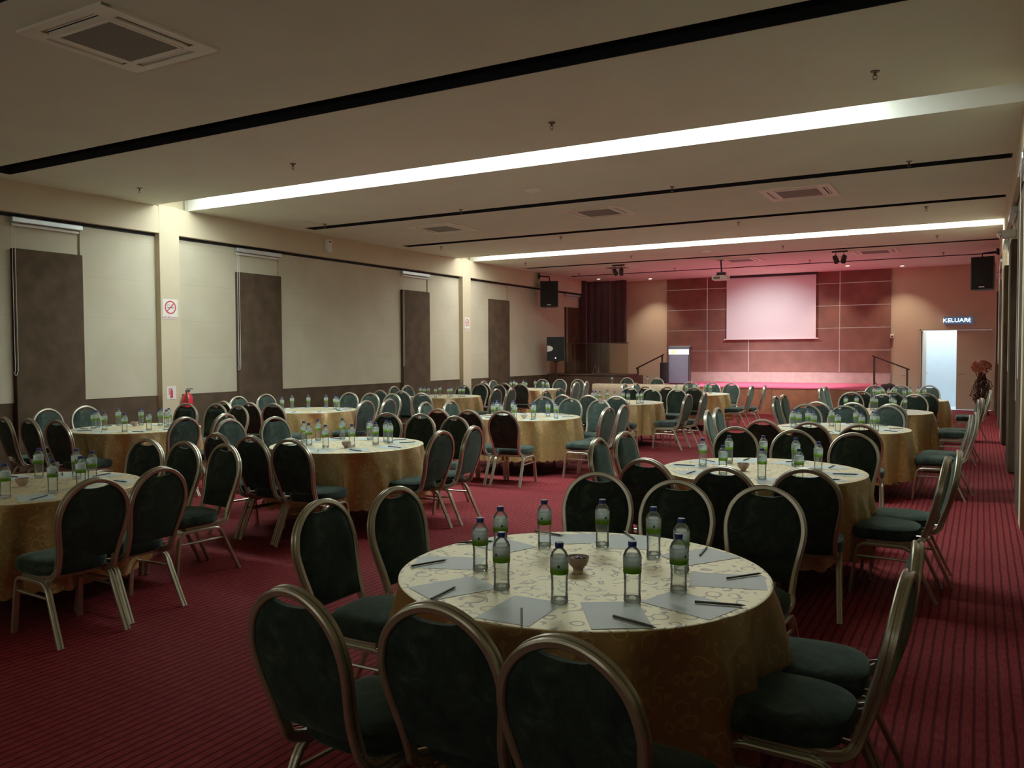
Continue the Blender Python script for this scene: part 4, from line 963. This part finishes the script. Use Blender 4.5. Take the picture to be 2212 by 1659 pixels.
for ex, z in ((-.22,HZ),(0,HZ),(.006,HZ-.01),(.010,.6),(.016,.4),(.024,.2),(.03,.03)):
    for i, (x, y) in enumerate(rect(0,ex)):
        f = (.018*math.sin(i*1.1)+.01*math.sin(i*.47)) * (1 if z < .7 else 0)*(HZ-z)
        dx = math.copysign(1,x) if abs(abs(x)-(hw_+ex)) < 1e-6 else 0; dy = math.copysign(1,y) if abs(abs(y)-(hd_+ex)) < 1e-6 else 0
        vs.append((x+dx*f, y+dy*f, z))
b.add(vs, [(j*m+i, j*m+(i+1)%m, (j+1)*m+(i+1)%m, (j+1)*m+i) for j in range(6) for i in range(m)], True); b.add(vs[:m],[tuple(range(m))])
o = b.build('head_tablecloth','cloth2',None,((HX0+HX1)/2,(HY0+HY1)/2,0)); tag(o,'tan cloth hanging to the floor over the long head table','tablecloth')
for i, x in enumerate((-8.99,-7.94)): dup(bottle,(x,21.55,HZ+.002),0,'water bottle standing on the long head table, %s one' % ('left','right')[i],'water bottles on the head table')

# ------------------------------------------------------------ lights
def light(kind, name, loc, energy, col, **kw):
    l = bpy.data.lights.new(name, kind); l.energy = energy; l.color = col
    for k, v in kw.items():
        if k != 'target': setattr(l, k, v)
    o = bpy.data.objects.new(name, l); COL.objects.link(o); o.location = loc
    if 'target' in kw:
        o.rotation_euler = (Vector(kw['target'])-Vector(loc)).to_track_quat('-Z','Y').to_euler()
    return o
light('SPOT','stage_spot',(-8.6,21.5,3.75),1100,(1,.9,.92),spot_size=math.radians(56),spot_blend=.9,shadow_soft_size=.08,target=(-6.4,24.3,.72))
light('SPOT','stage_spot',(-3.1,21.5,3.75),1100,(1,.9,.92),spot_size=math.radians(56),spot_blend=.9,shadow_soft_size=.08,target=(-4.8,24.3,.72))
light('SPOT','downlight_and_fill_beam',(-9.44,25.75,ZC-.03),90,(1,.78,.55),spot_size=math.radians(95),spot_blend=.8,shadow_soft_size=.05,target=(-9.44,26.0,0))
light('SPOT','downlight_and_fill_beam',(-1.97,25.75,ZC-.03),90,(1,.78,.55),spot_size=math.radians(95),spot_blend=.8,shadow_soft_size=.05,target=(-1.97,26.0,0))
light('SPOT','downlight_and_fill_beam',(-3.9,25.75,ZC-.03),70,(1,.70,.45),spot_size=math.radians(80),spot_blend=.8,shadow_soft_size=.05,target=(-3.9,26.1,0))
light('SPOT','downlight_and_fill_beam',(-5.7,24.0,ZC-.04),300,(1,.93,.93),spot_size=math.radians(110),spot_blend=1,shadow_soft_size=.1,target=(-5.7,26.5,.6))  # added wash to brighten the screen, not a fitting in the ceiling
light('AREA','corridor_light',(-1.0,YF+.9,2.8),48,(.80,.92,1),shape='RECTANGLE',size=2.6,size_y=.8,target=(-1.0,YF+1.0,0))
light('AREA','ceiling_fill',(-5.5,-1.9,2.1),14,(1,.97,.80),shape='RECTANGLE',size=10,size_y=.6,target=(-5.5,.6,4.1))  # added fill behind the camera to lift the ceiling, no such lamp known

# ------------------------------------------------------------ world, camera, view
w = bpy.data.worlds.new('hall_world'); bpy.context.scene.world = w; w.use_nodes = True
w.node_tree.nodes['Background'].inputs[0].default_value = (.5,.47,.42,1); w.node_tree.nodes['Background'].inputs[1].default_value = .0
cam = bpy.data.cameras.new('camera'); co = bpy.data.objects.new('camera', cam); COL.objects.link(co)
f_, yaw, pitch, roll = 1786.2, .5157, .0368, -.0050
cam.sensor_width = 36; cam.lens = 36*f_/2212; cam.clip_start = .05; cam.clip_end = 100
F = Vector((-math.sin(yaw)*math.cos(pitch), math.cos(yaw)*math.cos(pitch), -math.sin(pitch))); R0 = Vector((math.cos(yaw), math.sin(yaw), 0)); U0 = R0.cross(F)
R_ = R0*math.cos(roll)+U0*math.sin(roll); U_ = U0*math.cos(roll)-R0*math.sin(roll)
co.matrix_world = Matrix(((R_[0],U_[0],-F[0],0),(R_[1],U_[1],-F[1],0),(R_[2],U_[2],-F[2],1.6597),(0,0,0,1)))
sc = bpy.context.scene; sc.camera = co
sc.view_settings.view_transform = 'Standard'; sc.view_settings.look = 'None'; sc.view_settings.exposure = .38; sc.view_settings.gamma = 1.27
cy_ = sc.cycles; cy_.max_bounces = 9; cy_.diffuse_bounces = 5; cy_.glossy_bounces = 3; cy_.transmission_bounces = 6; cy_.transparent_max_bounces = 12
cy_.use_denoising = True; cy_.sample_clamp_indirect = 4; cy_.caustics_reflective = False; cy_.caustics_refractive = False
